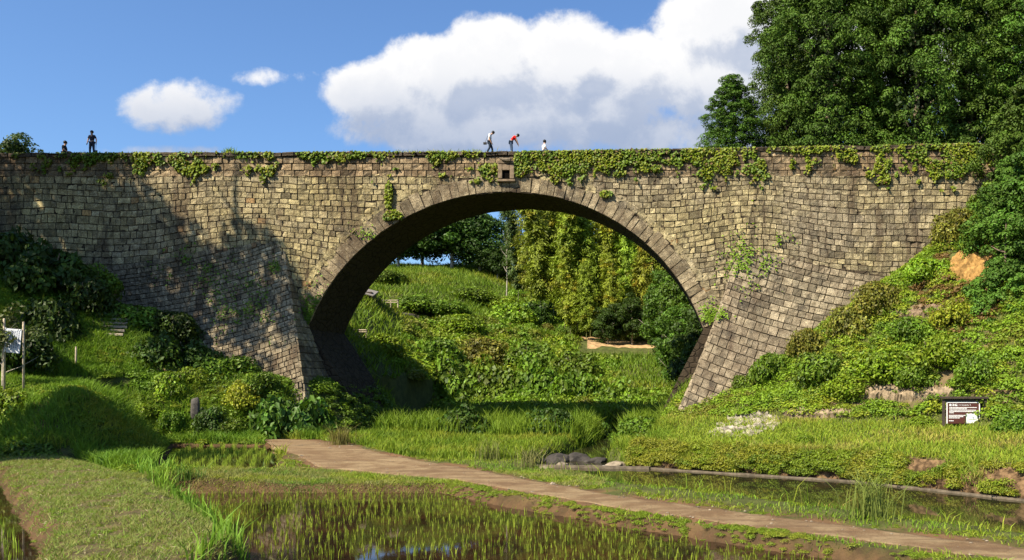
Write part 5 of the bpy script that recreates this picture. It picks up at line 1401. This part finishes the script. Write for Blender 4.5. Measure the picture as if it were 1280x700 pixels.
# weeds hanging over the cut bank, thick downstream of the weir
gi = rng.integers(0, 330, 9000); gj = rng.integers(3, nz, 9000); P = G[gi, gj]+rng.normal(0, .06, (9000, 3))-np.stack([nrm[gi, 0], nrm[gi, 1], 0*gi], -1)*.05
px = VX+F*P[:, 0]/P[:, 1]; kk = fbm(gi*.09, gj*.28, 205)+.03*(gj-6)/6
sel = (kk > np.interp(px, [790, 900, 1080, 1112, 1130, 1280], [.30, .36, .33, .44, .55, .56])) & (px < 1420) & (px > 780)
P = P[sel]; P = P[rng.random(len(P)) < .6]
tag(link('bank_weeds', quads('bank_weeds', *scatter_clumps(P, rng.uniform(.10, .42, len(P)), mixcol([G_LITE, G_MID, G_YEL, G_C, G_LITE], P, .5, 206), TPL_FINE, .9)), M_LEAF), 'leafy weeds hanging over the cut bank of the river', kind='stuff')
gi = rng.integers(0, 330, 16000); gj = rng.integers(5, nz, 16000); P = G[gi, gj]+rng.normal(0, .08, (16000, 3)); px = VX+F*P[:, 0]/P[:, 1]
P = P[(fbm(gi*.06, gj*.1, 207) > np.interp(px, [800, 1100, 1130, 1280], [.36, .38, .52, .5])) & (px < 1420)]
bq, bc_ = blades(P, rng.uniform(.15, .5, len(P)), .035, mixcol([G_C, G_B, G_D, G_C], P, .5, 208), .7)
tag(link('bank_grass', quads('bank_grass', bq, bc_), M_GRASS), 'rough grass on the brow of the cut bank above the water', kind='stuff')

# loose stones on the track
P = scat(5200, (-30, 16, 14, 58), lambda x, y: (sdf(x, y, P_POLY) > -.35) & (rng.random(len(x)) < .25+.75*(sdf(x, y, P_POLY) < .5)))
oc = np.array([(1,0,0),(0,1,0),(-1,0,0),(0,-1,0),(0,0,1),(0,0,-1)], float); of = np.array([(0,1,4),(1,2,4),(2,3,4),(3,0,4),(1,0,5),(2,1,5),(3,2,5),(0,3,5)])
sz = rng.uniform(.012, .05, len(P))*(1+2*(rng.random(len(P)) < .03)); V = oc[None]*sz[:, None, None]*rng.uniform(.6, 1.3, (len(P), 6, 1))*np.array((1.2, 1, .6))+P[:, None]+np.array((0, 0, .02))
gr_ = link('gravel', polymesh('gravel', V.reshape(-1, 3), (of[None]+6*np.arange(len(P))[:, None, None]).reshape(-1, 3), 3), M_ROCKB)
tag(gr_, 'loose stones and clods scattered along the dirt track', kind='stuff')
# grass tuft by the track, sprays at the river edge
def tuft(label, px, py, n, h, c, z=None, lean=.35, Y=None, spread=.3, group=None):
    if Y: x, y = (px-VX)*Y/F, Y; zz = hz(x, y)
    else: x, y, zz = hit(px, py)
    P = np.zeros((n, 3)); P[:, :2] = rng.normal(0, spread, (n, 2))
    o = link('grass_tuft', quads('grass_tuft', *blades(P, rng.uniform(.5, 1.1, n)*h, .035, np.tile(np.array(c), (n, 1)), lean)), M_GRASS); o.location = (x, y, max(zz, -.6)-.03)
    return tag(o, label, 'grass tuft', group)
tuft('feathery pale grass tuft beside the start of the dirt track', 426, 556, 160, 1.25, (.19, .18, .05))
GTU = 'tall grass tufts at the river edge'
tuft('tall reedy tuft leaning over the water, left of the middle of the river', 1085, 648, 120, 1.6, (.16, .19, .04), lean=.4, group=GTU)
tuft('dry reedy tuft hanging at the far waterline below the dark clump', 1093, 606, 90, 1.1, (.20, .15, .06), group=GTU)
tuft('pale seeding tuft between track and river, nearest the weir', 660, 585, 90, 1.1, (.2, .2, .07), group=GTU)
tuft('pale seeding tuft between track and river, right of the first one', 610, 575, 90, 1.2, (.16, .18, .05), group=GTU)
tuft('tuft of bright blades beside the foreground levee', 232, 600, 80, .8, (.1, .19, .03), group=GTU)

# ------------------------------------------------------------------ people on the bridge
M_SKIN = plain('skin', (.36, .21, .14), .6, .3, 0); M_HAIR = plain('hair', (.012, .010, .009), .6, .3, 0)
def cloth(n, c): return plain(n, c, .9, .15, .12, 12)
M_SHOE = plain('shoe', (.5, .48, .44), .7, .2, 0)
def skin(name, pts, edges, rad, mat, parent, sub=2, root=0):
    me = bpy.data.meshes.new(name); me.from_pydata([tuple(p) for p in pts], edges, [])
    o = bpy.data.objects.new(name, me); col.objects.link(o); o.parent = parent; me.materials.append(mat)
    o.modifiers.new('skin', 'SKIN'); o.modifiers.new('sub', 'SUBSURF').render_levels = sub; o.modifiers['sub'].levels = sub
    for i, v in enumerate(me.skin_vertices[0].data):
        r = rad[i]; v.radius = (r, r) if not hasattr(r, '__len__') else r; v.use_root = (i == root)
    o.modifiers['skin'].use_smooth_shade = True
    return o
def person(label, loc, rz, J, shirt, trousers, s=1.0, hair=True, hat=None, skirt=False):
    """J: joints pelvis chest neck head lsh lel lwr rsh rel rwr lhip lkn lan rhip rkn ran (x right, y facing, z up)"""
    o = empty('person', loc, rz, s); tag(o, label, 'person', 'people on the bridge')
    V = {k: Vector(v) for k, v in J.items()}
    pts, ed, rad, ix = [], [], [], {}
    def add(k, p, r, par=None):
        ix[k] = len(pts); pts.append(p); rad.append(r)
        if par is not None: ed.append((ix[par], ix[k]))
    add('pelvis', V['pelvis'], (.13, .10)); add('belly', V['pelvis'].lerp(V['chest'], .5), (.125, .095), 'pelvis'); add('chest', V['chest'], (.15, .11), 'belly')
    add('neck', V['neck'], .055, 'chest'); hd = (V['head']-V['neck']).normalized()
    add('jaw', V['head']-hd*.06, .075, 'neck'); add('head', V['head']+hd*.02, .092, 'jaw'); add('crown', V['head']+hd*.10, .06, 'head')
    fw = Vector((0, 1, 0)); fw = (fw-hd*fw.dot(hd)).normalized()
    add('nose', V['head']-hd*.005+fw*.115, .014, 'head')
    for q in 'lr':
        add(q+'sh', V[q+'sh'], .062, 'chest'); add(q+'el', V[q+'el'], .044, q+'sh'); add(q+'wr', V[q+'wr'], .028, q+'el')
        d = (V[q+'wr']-V[q+'el']).normalized(); side = d.cross(fw).normalized() if d.cross(fw).length > .1 else Vector((1, 0, 0))
        add(q+'palm', V[q+'wr']+d*.07, (.036, .018), q+'wr')
        for f, (off_, ln) in enumerate(((-.027, .065), (-.009, .08), (.010, .075), (.027, .058))):
            b0 = V[q+'wr']+d*.10+fw*off_; add(f'{q}f{f}', b0+d*.02, .009, q+'palm'); add(f'{q}g{f}', b0+d*ln*.6+side*.008, .008, f'{q}f{f}'); add(f'{q}t{f}', b0+d*ln+side*.022, .007, f'{q}g{f}')
        add(q+'th', V[q+'wr']+d*.05+fw*.045, .011, q+'palm'); add(q+'tt', V[q+'wr']+d*.085+fw*.065, .009, q+'th')
        add(q+'hip', V[q+'hip'], .095, 'pelvis'); add(q+'kn', V[q+'kn'], .058, q+'hip'); add(q+'an', V[q+'an'], .038, q+'kn')
    skin('body', pts, ed, rad, M_SKIN, o, 1)
    def garment(name, keys, radii, edges, mat):
        P_ = [V[k] if isinstance(k, str) else k for k in keys]; skin(name, P_, edges, radii, mat, o, 1)
    wst = V['pelvis'].lerp(V['chest'], .12)
    le = V['lsh'].lerp(V['lel'], .8); re = V['rsh'].lerp(V['rel'], .8)
    garment('shirt', [V['chest'], wst.lerp(V['chest'], .5), wst, V['chest'].lerp(V['neck'], .75), 'lsh', le, 'rsh', re], [(.172, .128), (.15, .118), (.155, .122), .07, .080, .066, .080, .066], [(0, 1), (1, 2), (0, 3), (0, 4), (4, 5), (0, 6), (6, 7)], shirt)
    la = V['lkn'].lerp(V['lan'], .92); ra = V['rkn'].lerp(V['ran'], .92)
    garment('trousers', ['pelvis', 'lhip', 'lkn', la, 'rhip', 'rkn', ra], [(.15, .12), .112, .078, .062, .112, .078, .062], [(0, 1), (1, 2), (2, 3), (0, 4), (4, 5), (5, 6)], trousers)
    c = V['head']+hd*.055-fw*.022
    BM().blob((c.x, c.y, c.z), (.108, .115, .115), 3, .03, 4).done('hair', M_HAIR, o, True)
    for q in 'lr':
        a = V[q+'an']; BM().blob((a.x, a.y+.06, a.z-.045), (.055, .135, .05), 2, .03, 2).done('shoe', M_SHOE, o, True)
    return o
def J(**k):
    b = dict(pelvis=(0,0,.92), chest=(0,0,1.28), neck=(0,0,1.46), head=(0,.02,1.60), lsh=(-.18,0,1.38), lel=(-.23,-.02,1.10), lwr=(-.24,.03,.86), rsh=(.18,0,1.38), rel=(.23,-.02,1.10), rwr=(.24,.03,.86),
             lhip=(-.09,0,.88), lkn=(-.10,.02,.48), lan=(-.10,0,.09), rhip=(.09,0,.88), rkn=(.10,.02,.48), ran=(.10,0,.09)); b.update(k); return b
def on_deck(px, Yp=BF+.55): x = (px-VX)*Yp/F; return (x, Yp, float(TOP(x))-.02)
# walker in white, head bowed, facing right
person('walking person with bowed head in white top and dark trousers', on_deck(612), R(-80),
  J(chest=(0,.04,1.27), neck=(0,.10,1.44), head=(0,.22,1.54), lel=(-.22,.02,1.08), lwr=(-.22,.14,.88), rel=(.22,.0,1.08), rwr=(.22,.10,.86), lkn=(-.09,.16,.50), lan=(-.09,.24,.09), rkn=(.09,.02,.48), ran=(.09,-.20,.12)), cloth('white_cotton', (.75,.74,.72)), cloth('dark_trousers', (.025,.035,.05)))
x, y, z = on_deck(606.5)
bg = empty('shoulder_bag', (x, y-.05, z+.78)); tag(bg, 'small dark bag at the hip of the walking person in white', 'bag')
BM().box((0, 0, 0), (.24, .12, .17), None, .035).done('pouch', M_HAIR, bg); BM().tube([(.02, 0, .08), (.12, -.06, .30), (.26, -.1, .58)], .012, 5).done('strap', M_HAIR, bg)
# bent forward in red
person('person in a bright red shirt bending forward, in blue jeans', on_deck(640), R(-72),
  J(pelvis=(0,-.08,.90), chest=(0,.10,1.20), neck=(0,.26,1.30), head=(0,.38,1.36), lsh=(-.18,.16,1.26), lel=(-.21,.30,1.02), lwr=(-.19,.42,.80), rsh=(.18,.16,1.26), rel=(.21,.30,1.02), rwr=(.19,.40,.78), lhip=(-.09,-.08,.86), rhip=(.09,-.08,.86), lkn=(-.10,-.04,.47), rkn=(.10,-.02,.47)), cloth('red_shirt', (.62,.015,.015)), cloth('blue_jeans', (.045,.07,.12)))
# sitting, in white and grey
sit = dict(pelvis=(0,0,.14), chest=(0,.02,.50), neck=(0,.05,.67), head=(0,.08,.81), lsh=(-.17,.02,.59), lel=(-.22,.08,.34), lwr=(-.16,.26,.22), rsh=(.17,.02,.59), rel=(.22,.08,.34), rwr=(.16,.26,.22), lhip=(-.10,.02,.13), lkn=(-.12,.40,.24), lan=(-.11,.52,.06), rhip=(.10,.02,.13), rkn=(.12,.40,.24), ran=(.11,.52,.06))
person('person sitting on the bridge edge in a white top and greyish blue trousers', on_deck(679.5, BF+.5), R(-60), J(**sit), cloth('white_top', (.7,.7,.72)), cloth('grey_blue_trousers', (.16,.19,.27)), 1.05)
# dark figure crouching, left
person('dark clothed person crouching on the left part of the bridge', on_deck(80, BF+.5), R(-75), J(**sit), cloth('black_jacket', (.012,.013,.016)), cloth('black_trousers', (.014,.015,.02)), 1.1)
# standing figure, left
person('standing person in a dark jacket, arms apart, holding a bag on a strap', on_deck(115, BF+.4), R(178),
  J(lel=(-.30,-.02,1.12), lwr=(-.33,.03,.88), rel=(.30,-.02,1.12), rwr=(.32,.03,.88), lkn=(-.13,.02,.48), lan=(-.15,0,.09), rkn=(.13,.02,.48), ran=(.15,0,.09)), cloth('dark_jacket', (.03,.03,.045)), cloth('dark_blue_trousers', (.03,.035,.055)))
x, y, z = on_deck(120.3, BF+.36)
sb = empty('strap_bag', (x, y, z+.28)); tag(sb, 'small dark bag hanging on a long strap from the standing person', 'bag')
BM().box((0, 0, 0), (.15, .09, .13), None, .025).done('pouch', M_HAIR, sb); BM().tube([(-.03, 0, .06), (-.02, 0, .3), (0, 0, .52)], .012, 5).done('strap', M_HAIR, sb)
